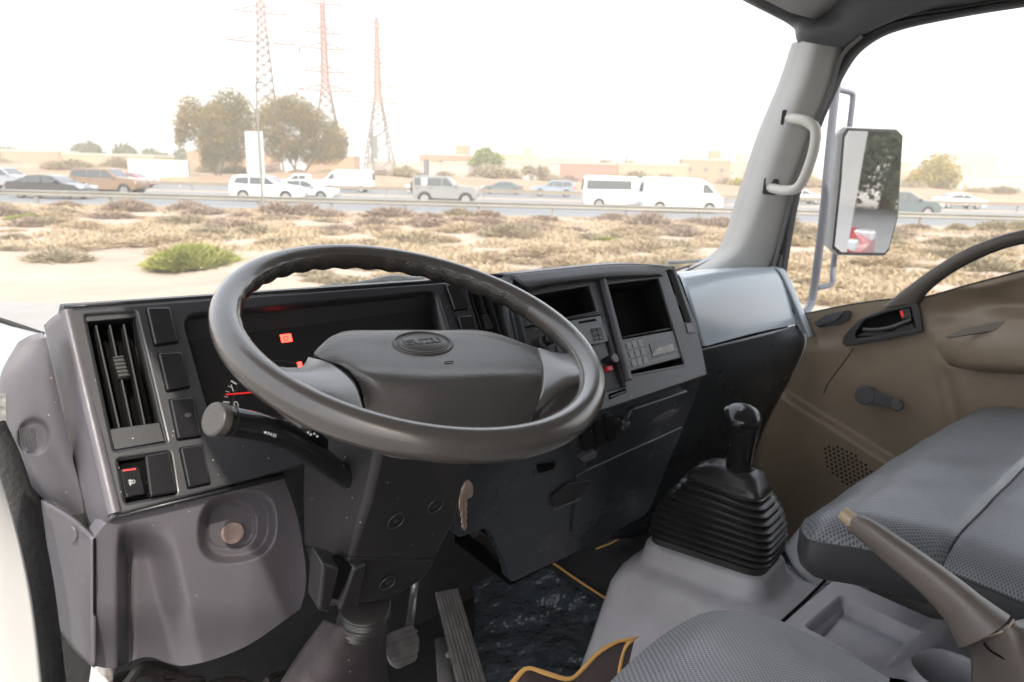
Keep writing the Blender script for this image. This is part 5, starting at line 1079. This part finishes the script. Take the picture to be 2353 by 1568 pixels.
ped = [mixr(-.02, -.02, -.02, -.02, 1.40, .03), mixr(.004, .004, .004, .004, 1.401, .04), mixr(.010, .010, .01, .010, 1.392, .045), mixr(.018, .015, .016, .016, 1.365, .05), mixr(.026, .028, .024, .035, 1.352, .06), mixr(.034, .07, .034, .085, 1.347, .05), mixr(.044, .09, .046, .120, 1.330, .04), mixr(.054, .10, .058, .128, 1.295, .03), mixr(.075, .11, .085, .132, 1.15, .03), mixr(.095, .11, .11, .132, 1.02, .03)]
loft('gear_pedestal', ped, CONS, con, smooth=60, cap=(True, False))
# rear tray moulding
zt = 1.352
def trayfn(v, s, t):
    px, py = v.x, v.y; z = zt+.0
    dx, dy = px-2020, py-1440
    u = (dx+dy*1.15)/175; w_ = (dy-dx*.42)/62
    return S(px, py, z=z)
yS = S(1800, 1425, z=zt).y; xL = S(1800, 1425, z=zt).x
x0, x1 = xL-.015, S(1895, 1335, z=zt).x+.035; y0, y1 = -.10, S(1850, 1385, z=zt).y-.002
def hgt(x, y):
    tx0, tx1, ty0, ty1 = x0+.030, x1-.060, y1-.175, y1-.035
    d = .030*sst(tx0-.004, tx0+.012, x)*(1-sst(tx1-.012, tx1+.004, x))*sst(ty0-.01, ty0+.015, y)*(1-sst(ty1-.012, ty1+.004, y))
    e = -.02*sst(y1-.16, y1-.20, y)*0
    r_ = math.hypot((x-(x0+.062))/.055, (y-(y1-.262))/.055)
    d += .15*(1-sst(.90, .97, r_)); e += .014*math.exp(-((r_-1.08)/.10)**2)
    e += .016*sst(y1-.17, y1-.22, y)
    return zt-d+e
nx_, ny_ = 110, 170; V = []; F = []
for j in range(ny_):
    for i in range(nx_):
        x = x0+(x1-x0)*i/(nx_-1); y = y0+(y1-y0)*j/(ny_-1); V.append(Vector((x, y, hgt(x, y))))
for j in range(ny_-1):
    for i in range(nx_-1): F.append((j*nx_+i, j*nx_+i+1, (j+1)*nx_+i+1, (j+1)*nx_+i))
mk('tray', V, F, CONS, con, smooth=60, fix=False)
box('tray_side', (x0, y0, 1.02), (x0+.004, y1, zt-.004), CONS, con); box('tray_side', (x1-.004, y0, 1.02), (x1, y1, zt-.004), CONS, con)
tunnel = box('tunnel', (x0+.02, .0, 1.02), (x1+.15, .72, 1.26), CARPET, con, .03)
patch('tunnel_cover', [[S(1800, 1260, z=1.36), S(1850, 1205, z=1.38), S(1900, 1200, z=1.38)], [S(1830, 1310, z=1.36), S(1870, 1290, z=1.36), S(1940, 1290, z=1.34)], [S(1880, 1350, z=1.345), S(1940, 1350, z=1.34), S(2000, 1360, z=1.33)]], SEATP, con, 14, 14, thick=.006)
tube('joint_gap', [S(1796, 1429, z=zt+.002), S(1850, 1380, z=zt+.002), S(1899, 1331, z=zt+.004)], .0028, VOID, con, 6, 10)
# gear lever
gl_ = thing('gear_lever', 'black gear lever knob rising from a stack of rubber gaiter ribs', 'gear lever', (A0+C0)/2)
zt2 = 1.53
A1, B1, C1 = S(1578, 1092, z=zt2), S(1738, 1147, z=zt2), S(1775, 1117, z=zt2); D1_ = A1+(C1-B1)
rings = []; NR = 10; ca = (A0+C0)/2; cb = (A1+C1)/2
def foot(f, grow, z, r=.035):
    q = []
    for a, b in zip(B4, [A1, B1, C1, D1_]):
        p = a.lerp(b, f); q.append(p)
    bul = .012*math.sin(math.pi*min(1, f*1.05)); return rrect(q, r-.008*f, z, 6, grow+bul)
for i in range(NR):
    f0 = i/NR; z0 = 1.415+(zt2-1.415)*f0; hz = (zt2-1.415)/NR
    if i == 0: rings += [foot(0, .000, 1.398), foot(0, .000, 1.414)]
    for g_, dz in ((-.009, .06), (.003, .40), (.0065, .52), (.0055, .68), (-.002, .86), (-.010, .98)): rings.append(foot(f0+dz/NR, g_, z0+hz*dz))
rings += [foot(1, .006, zt2-.003), foot(1, .006, zt2), foot(1, -.002, zt2+.012)]
kb_ = S(1697, 1075, y=.685)
c4 = (A1+B1+C1+D1_)/4
def ring_at(c, rx, ry, z=None, n=len(rings[0])):
    base = rings[-1]; cc = sum(base, Vector((0, 0, 0)))/len(base); m_ = max((p-cc).length for p in base)
    return [Vector((c.x+(p.x-cc.x)/m_*rx, c.y+(p.y-cc.y)/m_*ry, c.z)) for p in base]
rings += [ring_at(c4.lerp(kb_, .5)+Vector((0, 0, .012)), .062, .062), ring_at(c4.lerp(kb_, .8)+Vector((0, 0, .010)), .038, .038), ring_at(kb_-Vector((0, 0, .004)), .020, .020), ring_at(kb_+Vector((0, 0, .012)), .012, .012)]
loft('gaiter', rings, RUBBER, gl_, smooth=40)
kn0 = kb_-Vector((0, 0, .008)); kt = S(1708, 938, y=.665); ax = (kt-kn0); H = ax.length; ax.normalize()
ku = Vector((1, 0, 0)); ku = (ku-ax*ku.dot(ax)).normalized(); kv = ax.cross(ku)
prof = [(0, .021, .021, 0), (.02, .025, .025, 0), (.15, .0275, .0275, 0), (.45, .031, .032, .0), (.62, .034, .0355, .001), (.76, .037, .0385, .003), (.86, .038, .0395, .004), (.94, .0345, .036, .005), (.985, .025, .026, .005), (1.0, .013, .014, .005)]
rk = [[kn0+ax*(H*h)+ku*(rx*math.cos(a)-o_)+kv*(ry*math.sin(a)) for a in [2*math.pi*k/32 for k in range(32)]] for h, rx, ry, o_ in prof]
P2 = []; 
for k in range(32): P2.append(curve([r_[k] for r_ in rk], 40))
rk = [[P2[k][i] for k in range(32)] for i in range(40)]
kno = loft('knob', rk, BLACKG, gl_, smooth=80)
cpr = [[kn0+ax*(H*(1.0+h))+ku*(r_*math.cos(a)-.005)+kv*(r_*math.sin(a)) for a in [2*math.pi*k/24 for k in range(24)]] for h, r_ in ((-.012, .0155), (.004, .015), (.008, .012))]
cpo = loft('shift_badge', cpr, BLACKG, kno, smooth=40)
FKn = Fr(kn0+ax*(H*1.009), (1, 0, 0), ax)
for i in range(3): bar2 = mk('pattern_line', [FKn.W(-.0125+i*.006, -.005, 0), FKn.W(-.0117+i*.006, -.005, 0), FKn.W(-.0117+i*.006, .005, 0), FKn.W(-.0125+i*.006, .005, 0)], [(0, 1, 2, 3)], PRINT, cpo, smooth=0)
mk('pattern_line', [FKn.W(-.0125, -.0004, 0.0001), FKn.W(.0003, -.0004, .0001), FKn.W(.0003, .0004, .0001), FKn.W(-.0125, .0004, .0001)], [(0, 1, 2, 3)], PRINT, cpo, smooth=0)

# ------------------------------------------------------------------ hand brake
hb = thing('handbrake', 'brown handbrake lever slanting across the front of the passenger seat', 'handbrake', (.95, .1, 1.4))
hx = .93
hp_ = [(1952, 1205), (1985, 1214), (2060, 1270), (2150, 1340), (2215, 1400), (2262, 1452)]
hw_ = [34, 46, 57, 64, 76, 102]
path = [S(x, y_, x=hx) for x, y_ in hp_]
vv = (CAMLOC-path[3]).normalized()
rr2 = []
PP = curve(path, 40); WW = np.interp(np.linspace(0, 5, 40), range(6), hw_)
for i, p in enumerate(PP):
    t_ = (PP[min(i+1, 39)]-PP[max(i-1, 0)]).normalized(); dist = (p-CAMLOC).length; hw__ = WW[i]/FP*dist*.5
    side = Vector((1, 0, 0)); side = (side-t_*side.dot(t_)).normalized(); upv = t_.cross(side); upv = upv if upv.z > 0 else -upv
    ring = []
    for k in range(20):
        a = 2*math.pi*k/20; ca_, sa_ = math.cos(a), math.sin(a); e = .75
        ring.append(p+side*hw__*.85*math.copysign(abs(ca_)**e, ca_)+upv*hw__*1.0*math.copysign(abs(sa_)**e, sa_))
    rr2.append(ring)
loft('grip', rr2, BRAKE, hb, smooth=50, bevel=.001)
bt = [S(1934, 1178, x=hx), S(1968, 1206, x=hx)]; tube('release_button', [bt[0], bt[0].lerp(bt[1], .3), bt[1]], lambda s: .0095+.002*s, mat('tan_button', (.34, .26, .17), .35), hb, 16)
G = [[S(2225, 1480, x=hx+.01), S(2285, 1455, x=hx-.015), S(2322, 1432, x=hx-.015), S(2350, 1425, x=hx+.03)], [S(2235, 1520, x=hx+.01), S(2300, 1500, x=hx-.02), S(2345, 1470, x=hx-.02), S(2400, 1460, x=hx+.03)], [S(2235, 1600, x=hx), S(2310, 1600, x=hx-.02), S(2390, 1600, x=hx-.02), S(2450, 1540, x=hx+.03)], [S(2240, 1700, x=hx), S(2320, 1700, x=hx-.02), S(2400, 1700, x=hx-.02), S(2500, 1600, x=hx+.03)]]
cu_ = patch('lever_base', G, BRAKE, hb, 26, 26, thick=.004)
tube('joint_line', [S(2222, 1478, x=hx-.003), S(2272, 1462, x=hx-.020), S(2312, 1447, x=hx-.021), S(2330, 1424, x=hx-.018)], .0012, mat('joint_brown', (.30, .24, .18), .4), hb, 6, 14)
tube('scuff_mark', [S(2260, 1478, x=hx-.019), S(2275, 1495, x=hx-.022), S(2300, 1510, x=hx-.023), S(2318, 1520, x=hx-.023)], .0013, VOID, hb, 6, 14)

# ------------------------------------------------------------------ seats
def seat_fn(): pass
ps = thing('passenger_seat', 'grey leather bench style passenger seat with perforated centre, across the console', 'seat', (1.45, .2, 1.05))
def seat_z(x, y):
    xl = 1.04+min(.09, max(0, (.43-y))*.5); yf = .468-.03*math.exp(-((x-xl)/.05)**2)*0
    dx = x-xl; dy = yf-y; cx_ = max(0, .075-dx)/.075; cy_ = max(0, .085-dy)/.085
    e = min(1.0, math.hypot(cx_, cy_)); z = 1.612-.048*(1-math.sqrt(max(0, 1-e*e*.97)))
    z += .010*math.exp(-((y-.36)/.10)**2)+.012*math.sin(math.pi*min(1, max(0, dx/.95)))-.006*math.exp(-((y-.262)/.007)**2)
    return z+.0012*math.sin(x*38+y*20)*math.sin(y*31), xl
def seat_grid(y0, y1, nx, ny):
    V = []
    for j in range(ny):
        y = y0+(y1-y0)*j/(ny-1)
        for i in range(nx):
            xl = 1.04+min(.09, max(0, (.43-y))*.5); f = (i/(nx-1))**1.3; x = xl+(2.0-xl)*f
            c = max(0, y-.40); r_ = .068; xx = x
            if c > 0: xx = max(x, xl+r_-math.sqrt(max(0, r_*r_-min(c, r_)**2)))
            V.append(Vector((xx, y, seat_z(xx, y)[0])))
    return V, [(j*nx+i, j*nx+i+1, (j+1)*nx+i+1, (j+1)*nx+i) for j in range(ny-1) for i in range(nx-1)]
V, F = seat_grid(.468, .2625, 90, 44); mk('cushion_front_panel', V, F, SEATS, ps, smooth=80, fix=False)
Vc, Fc = seat_grid(.2615, -.26, 80, 60); mk('cushion_centre', Vc, Fc, perforated('fine_perforated_vinyl', (.17, .175, .188), .0035, .2), ps, smooth=80, fix=False)
edge = [V[j*90] for j in range(44)]+[Vc[j*80] for j in range(60)]; fe = [V[i] for i in range(89, -1, -1)]
rim_ = fe+edge[1:]
inw = lambda p: Vector((.012, -.010, 0))
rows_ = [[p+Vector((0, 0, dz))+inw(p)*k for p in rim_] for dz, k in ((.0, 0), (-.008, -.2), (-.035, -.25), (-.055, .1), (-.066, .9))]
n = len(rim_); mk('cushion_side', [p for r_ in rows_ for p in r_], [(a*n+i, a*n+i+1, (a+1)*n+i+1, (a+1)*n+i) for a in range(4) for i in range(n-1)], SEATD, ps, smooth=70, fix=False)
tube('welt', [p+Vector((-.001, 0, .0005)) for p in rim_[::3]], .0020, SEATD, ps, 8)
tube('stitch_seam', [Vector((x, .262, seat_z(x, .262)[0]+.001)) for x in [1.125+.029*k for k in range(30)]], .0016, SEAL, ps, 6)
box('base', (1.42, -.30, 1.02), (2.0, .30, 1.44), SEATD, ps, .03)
box('backrest', (1.0, -.38, 1.56), (2.0, -.24, 2.2), SEATP, ps, .05)
ds = thing('driver_seat', 'perforated grey leather driver seat cushion at the bottom of the view', 'seat', (.55, .15, 1.05))
def dseat(v, s, t): return v
G = [[S(1380, 1590, y=.40), S(1450, 1520, y=.415), S(1530, 1455, y=.425), S(1610, 1412, y=.42), S(1680, 1404, y=.405), S(1780, 1422, y=.375), S(1880, 1468, y=.33), S(1960, 1510, y=.29), S(2045, 1560, y=.24)],
     [S(1360, 1640, y=.37), S(1450, 1570, y=.375), S(1540, 1495, y=.38), S(1610, 1455, y=.375), S(1690, 1450, y=.36), S(1780, 1475, y=.33), S(1860, 1520, y=.29), S(1930, 1560, y=.255), S(2030, 1600, y=.22)],
     [S(1330, 1720, y=.33), S(1430, 1650, y=.33), S(1530, 1580, y=.33), S(1610, 1540, y=.325), S(1690, 1540, y=.30), S(1760, 1560, y=.28), S(1830, 1600, y=.25), S(1900, 1640, y=.22), S(2000, 1690, y=.18)],
     [S(1250, 1900, y=.26), S(1350, 1850, y=.26), S(1450, 1800, y=.25), S(1550, 1760, y=.24), S(1620, 1760, y=.22), S(1700, 1780, y=.20), S(1780, 1800, y=.17), S(1850, 1850, y=.15), S(1950, 1900, y=.12)]]
dc = patch('cushion', G, perforated('driver_perforated_vinyl', (.31, .312, .33), .0050, .20), ds, 70, 50, push=(0, .01, -.06), smooth=70)
box('base', (.36, -.30, 1.02), (.86, .30, 1.42), SEATD, ds, .03); box('backrest', (.34, -.39, 1.5), (.86, -.29, 2.2), SEATP, ds, .05)

# ------------------------------------------------------------------ passenger door
pdo = thing('passenger_door', 'beige plastic passenger door with dark handle, window crank and a curved brown rail', 'door', (2.07, .4, 1.05))
XD = 2.05
def doorX(px, py):
    X = XD
    X += .022*g2(px, py, 2190, 722, 60, 28)+.028*g2(px, py, 2330, 700, 110, 26)           # scooped above the armrest
    X -= .020*g2(px, py, 2250, 660-max(0, px-2250)*.25, 160, 16)                         # rolled sill
    rx = 2135+(py-820)*.26
    X -= .020*sst(rx-6, rx+30, px)*sst(800, 850, py)                                     # pillar-like fold towards the rear
    X += .018*g2(px, py, rx+28, py, 16, 40)*sst(800, 870, py)
    X -= .018*(1-sst(1868, 1990, px+ (py-790)*.75))*sst(770, 810, py)*(1-sst(1000, 1060, py))
    X -= .030*sst(-14, 14, (py-(955+(px-1880)*.62)))*1
    return X
rowsT = [[(1846, 724), (1950, 703), (2045, 690), (2120, 686), (2230, 656), (2440, 602)], [(1852, 745), (1950, 728), (2045, 712), (2130, 700), (2240, 675), (2440, 622)], [(1850, 800), (1950, 800), (2060, 790), (2150, 770), (2260, 750), (2450, 720)], [(1800, 900), (1910, 900), (2050, 890), (2170, 870), (2280, 860), (2450, 840)], [(1740, 1010), (1860, 1010), (2000, 1000), (2150, 980), (2290, 960), (2450, 950)], [(1700, 1150), (1820, 1150), (1980, 1130), (2130, 1100), (2300, 1060), (2450, 1050)], [(1640, 1300), (1800, 1300), (1960, 1280), (2130, 1240), (2300, 1180), (2450, 1150)]]
dp = patch('door_panel', [[Vector((x, y_, 0)) for x, y_ in r_] for r_ in rowsT], DOORM, pdo, 130, 120, fn=lambda v, s, t: S(v.x, v.y, x=doorX(v.x, v.y)), thick=0, smooth=70)
box('outer_skin', (2.10, -.35, 1.05), (2.13, 1.0, 1.70), WHITE, pdo, .01)
tube('window_seal', [S(1846, 723, x=2.055), S(1950, 702, x=2.055), S(2045, 689, x=2.055), S(2120, 685, x=2.055), S(2230, 655, x=2.055), S(2440, 600, x=2.055)], .0035, SEAL, pdo, 8, 40)
# rail: curved divider
rt = [(2030, 705), (2075, 668), (2140, 620), (2215, 575), (2290, 545), (2353, 528), (2460, 506)]; rb = [(2108, 697), (2130, 668), (2180, 628), (2245, 592), (2305, 568), (2353, 556), (2460, 534)]
G = [[S(*a, x=2.03)+Vector((.03, 0, 0)), S(*a, x=2.03), S(*mid(a, b, .5), x=2.022), S(*b, x=2.03), S(*b, x=2.03)+Vector((.03, 0, 0))] for a, b in zip(rt, rb)]
patch('window_rail', G, DOORD, pdo, 20, 50, smooth=60)
ri = [(mid(a, b, .75), b) for a, b in zip(rt, rb)]
tube('rail_seal', [S(*b, x=2.034) for a, b in zip(rt, rb)], .0055, SEAL, pdo, 8, 40)
dg = mk('window_glass', [S(1760, 800, x=2.062), S(2600, 560, x=2.062), S(2600, -120, x=2.062), S(1900, -100, x=2.062)], [(0, 1, 2, 3)], glassmat('side_glass', .02, .02), pdo, smooth=0)
# handle
FH = Fr(S(2040, 750, x=2.035), (0, -1, .22), (-1, -.08, .05))
plate('handle_bezel', FH, [(1942, 770), (1978, 732), (2030, 712), (2110, 696), (2116, 705), (2124, 762), (2050, 778), (1946, 796), (1938, 788)], [[(1968, 765), (1990, 735), (2040, 718), (2095, 706), (2106, 755), (2040, 768), (1970, 778)]], .012, HANDLE, pdo, .003, r=[.004, .02, .01, .004, .003, .004, .002, .004, .002], hr=.006, d=.012)
hcv = mk('handle_cavity', [FH.P(*p, -.002) for p in [(1962, 770), (1988, 730), (2040, 712), (2098, 700), (2110, 758), (2040, 772), (1966, 782)]], [tuple(range(7))], VOID, pdo)
hn = [FH.P(1984, 757, .012), FH.P(2010, 758, .016), FH.P(2045, 753, .018), FH.P(2075, 742, .018), FH.P(2094, 735, .014)]
tube('pull_lever', hn, lambda s: .0045+.001*math.sin(s*3.1), CRANK, pdo, 12, 20)
prism('lever_body', FH, [(1970, 772), (1990, 763), (2050, 762), (2080, 748), (2100, 744), (2105, 758), (2040, 770)], .0, .010, HANDLE, pdo, .002, .003)
prism('lock_slider', FH, [(2068, 712), (2092, 708), (2098, 730), (2074, 735)], .0, .010, HANDLE, pdo, .002, .002); prism('red_marker', FH, [(2070, 715), (2076, 714), (2080, 727), (2075, 729)], .010, .0108, REDN, pdo, .0003)
# small pull cup forward of the handle
FQ = Fr(S(1915, 735, x=2.042), (0, -1, .2), (-1, 0, .05))
prism('pull_cup', FQ, [(1873, 742), (1900, 725), (1950, 713), (1957, 716), (1952, 735), (1930, 745), (1880, 753)], .0, .004, HANDLE, pdo, .001, .006); prism('cup_flap', FQ, [(1872, 742), (1900, 724), (1945, 714), (1925, 736), (1880, 748)], .004, .009, CRANK, pdo, .002, .005)
tube('panel_seam', [S(x, y_, x=doorX(x, y_)-.0005) for x, y_ in ((1962, 800), (1935, 838), (1905, 878), (1893, 905))], .0012, VOID, pdo, 6, 12)
for a_ in ([(2010, 862), (2030, 868), (2052, 882)], [(2062, 885), (2070, 900), (2068, 915)], [(2100, 900), (2108, 915), (2104, 935)], [(2000, 845), (2020, 846)], [(2300, 905), (2312, 912), (2325, 910)], [(2140, 945), (2148, 960)]):
    tube('scuff', [S(x, y_, x=doorX(x, y_)-.0003) for x, y_ in a_], .0006, mat('pale_scuff', (.30, .25, .19), .5), pdo, 5)
# armrest
G = [[S(2150, 765, x=2.03), S(2215, 748, x=2.0), S(2300, 738, x=1.98), S(2450, 722, x=1.97)], [S(2148, 785, x=2.02), S(2215, 775, x=1.965), S(2300, 770, x=1.95), S(2450, 762, x=1.94)], [S(2160, 815, x=2.02), S(2220, 815, x=1.955), S(2300, 815, x=1.94), S(2450, 812, x=1.93)], [S(2180, 838, x=2.03), S(2230, 845, x=1.97), S(2300, 848, x=1.955), S(2450, 850, x=1.94)], [S(2195, 842, x=2.05), S(2240, 852, x=2.03), S(2300, 858, x=2.03), S(2450, 862, x=2.03)]]
arm = patch('armrest', G, DOORM, pdo, 40, 30, smooth=70)
FAm = Fr(S(2260, 760, x=1.955), (0, -1, .1), (-.8, -.1, .6)); prism('armrest_insert', FAm, [(2172, 774), (2215, 757), (2290, 741), (2420, 722), (2420, 745), (2300, 757), (2180, 777)], -.004, .002, mat('insert_grey', (.16, .14, .12), .35), arm, .001, .002)
# crank
cr0, cr1 = S(1990, 908, x=1.995), S(2064, 930, x=1.985)
ck = disc('crank_boss', cr0, (-1, -.15, .1), .027, .016, CRANK, pdo, 30, .003); 
FCk = Fr(cr0+Vector((-.010, 0, 0)), cr1-cr0, (-1, -.1, .05)); prism('crank_arm', FCk, [(1992, 892), (2062, 917), (2062, 940), (1994, 927)], -.006, .003, CRANK, ck, .002, .006)
disc('crank_knob', cr1, (-1, -.15, .1), .016, .022, CRANK, ck, 26, .003); disc('crank_spindle', cr0+Vector((.0, 0, 0)), (1, 0, 0), .012, .05, HANDLE, ck, 16)
# speaker grille: a block of holes
V = []; F = []
for i in range(11):
    for j in range(9):
        px = 1893+i*10.5+j*1.5; py = 1012+i*5.2+j*10
        if (i-5)**2/30+(j-4)**2/20 > 1.05: continue
        c = S(px, py, x=doorX(px, py)-.002); k = len(V); rr3 = .0042
        V += [c+Vector((0, math.cos(a)*rr3, math.sin(a)*rr3)) for a in [math.pi*q_/4 for q_ in range(8)]]; F.append(tuple(range(k, k+8)))
sg = mk('speaker_grille', V, F, mat('grille_hole', (.03, .024, .018), .8), pdo, smooth=0, solid=.001); tag(sg, kind='stuff')

# ------------------------------------------------------------------ pillar handle, visor, wiper, mirror
gh = thing('grab_handle', 'pale curved grab handle on the right windscreen pillar', 'grab handle', S(1790, 430, x=1.98))
gp = [S(1808, 272, x=1.985), S(1832, 274, x=1.955), S(1856, 281, x=1.94), S(1874, 300, x=1.935), S(1870, 345, x=1.935), S(1852, 400, x=1.935), S(1832, 432, x=1.94), S(1800, 438, x=1.955), S(1764, 430, x=1.985)]
tube('grip', gp, .0145, GRIPL, gh, 14, 50)
for p, q_ in (((1815, 272), (28, 22)), ((1772, 430), (26, 24))):
    FQ2 = Fr(S(*p, x=1.972), (0, -1, 0), (-1, -.35, 0)); prism('socket', FQ2, [(p[0]-q_[0]*.6, p[1]-q_[1]*.9), (p[0]+q_[0]*.7, p[1]-q_[1]*.75), (p[0]+q_[0]*.5, p[1]+q_[1]*.8), (p[0]-q_[0]*.8, p[1]+q_[1]*.7)], -.01, .0015, SEAL, gh, .001, .006)
vi = thing('sun_visor', 'light grey sun visor folded up at the top right corner of the windscreen', 'sun visor', S(1950, 20, y=1.0))
FV = Fr(S(1950, 30, y=.97), (1, 0, 0), (0, -.55, -.83))
prism('visor_plate', FV, [(1600, -90), (1752, -2), (1815, 29), (1880, 47), (1976, 51), (2072, 37), (2103, 25), (2097, 15), (2060, -10), (2020, -60)], -.012, .0, mat('visor_grey', (.30, .29, .28), .5, .3, 300), vi, .004, .006)
tube('pivot_clip', [S(2110, -20, y=.93), S(2118, 5, y=.93), S(2126, 14, y=.93)], .009, GRIPL, vi, 12, 8)
wi = thing('windscreen_wiper', 'wiper arm lying at the foot of the windscreen behind the wheel', 'wiper', S(860, 655, y=1.36))
WG = mat('wiper_grey', (.16, .18, .19), .35)
tube('arm', [S(735, 662, y=1.37), S(800, 655, y=1.37), S(880, 643, y=1.37), S(972, 640, y=1.37)], .0045, WG, wi, 8, 20, flat=.6); tube('blade', [S(765, 656, y=1.375), S(850, 651, y=1.375), S(905, 649, y=1.375), S(975, 643, y=1.375)], .003, SEAL, wi, 8, 20)
tube('linkage', [S(825, 653, y=1.372), S(870, 641, y=1.372), S(905, 636, y=1.372), S(970, 641, y=1.372)], .004, WG, wi, 8, 16)
wi2 = thing('windscreen_wiper', 'wiper end resting at the right foot of the windscreen beside the pillar', 'wiper', S(1580, 620, y=1.36))
tube('arm', [S(1535, 604, y=1.38), S(1565, 603, y=1.38), S(1625, 598, y=1.38)], .006, WG, wi2, 8, 10, flat=.5); tube('blade', [S(1550, 622, y=1.37), S(1590, 610, y=1.37), S(1630, 600, y=1.37)], .004, SEAL, wi2, 8, 10)

mr = thing('door_mirror', 'tall rectangular door mirror in a grey housing on a tube bracket outside the passenger window', 'mirror', S(1985, 440, x=2.42))
XM = 2.40
mc = S(1990, 441, x=XM); tocam = (CAMLOC-mc).normalized(); refl = Vector((-.028, -1, -.060)).normalized(); mn = (tocam+refl).normalized()
FM = Fr(mc, (mn.cross(Vector((0, 0, 1)))*-1), mn)
mo = [(1948, 294), (2062, 298), (2076, 312), (2064, 500), (2044, 575), (2034, 588), (1930, 586), (1914, 572), (1930, 420), (1938, 310)]
prism('rim', FM, mo, -.012, .0, SEAL, mr, .003)
c_m = (1994, 440); mi = [mid(c_m, p, .955) for p in mo]
prism('mirror_glass', FM, mi, .0001, .0012, MIRROR, mr, 0)
q1 = [Vector(FM.uv(*p)) for p in mo]; cm_ = sum(q1, Vector((0, 0)))/len(q1)
rg3 = [[FM.W(cm_.x+(p.x-cm_.x)*s-sh_, cm_.y+(p.y-cm_.y)*s, d) for p in q1] for s, d, sh_ in ((1, -.006, 0), (1.02, -.02, 0), (.97, -.055, .004), (.85, -.075, .004))]
loft('housing', rg3, HOUSE, mr, smooth=50, cap=(False, True))
def sm(pts, **k): return [S(*p[:2], x=p[2]) for p in pts]
tube('bracket_tube', sm([(1926, 165, 2.30), (1918, 230, 2.30), (1905, 350, 2.30), (1893, 480, 2.30), (1880, 590, 2.30), (1870, 665, 2.30), (1862, 700, 2.28), (1846, 722, 2.22)]), .0135, GREYTUBE, mr, 14, 50)
tube('upper_arm', sm([(1920, 205, 2.32), (1940, 209, 2.36), (1956, 214, 2.38), (1960, 222, 2.39), (1956, 260, 2.40), (1950, 310, 2.42)]), .0095, GREYTUBE, mr, 12, 36)
tube('lower_arm', sm([(1878, 662, 2.32), (1898, 658, 2.36), (1908, 654, 2.38), (1913, 645, 2.39), (1915, 610, 2.40), (1920, 570, 2.42)]), .0095, GREYTUBE, mr, 12, 36)

TONE = 1
# red car seen low in the mirror, parked behind the truck
car('red saloon parked behind the truck, its bonnet showing low in the mirror', **SED, m=paint('signal red', (.42, .04, .04)), px=0, D=10, name='red_car')
rc_ = bpy.data.objects['red_car']; rc_.location = (-.10, -9.4, 0); rc_.rotation_euler = (0, 0, R(8))

# ------------------------------------------------------------------ haze
hz = bpy.data.materials.new('haze_air'); hz.use_nodes = True; n = hz.node_tree.nodes; l = hz.node_tree.links; n.clear()
o = n.new('ShaderNodeOutputMaterial'); pv = n.new('ShaderNodeVolumePrincipled'); pv.inputs['Color'].default_value = (1, .95, .87, 1); pv.inputs['Density'].default_value = .0015; pv.inputs['Anisotropy'].default_value = .2
l.new(pv.outputs[0], o.inputs['Volume'])
hzb = box('haze', (-330, -330, -1.5), (430, 430, 75), hz, smooth=0); tag(hzb, kind='stuff'); hzb['label'] = 'pale dusty air over the highway'; hzb['category'] = 'haze'
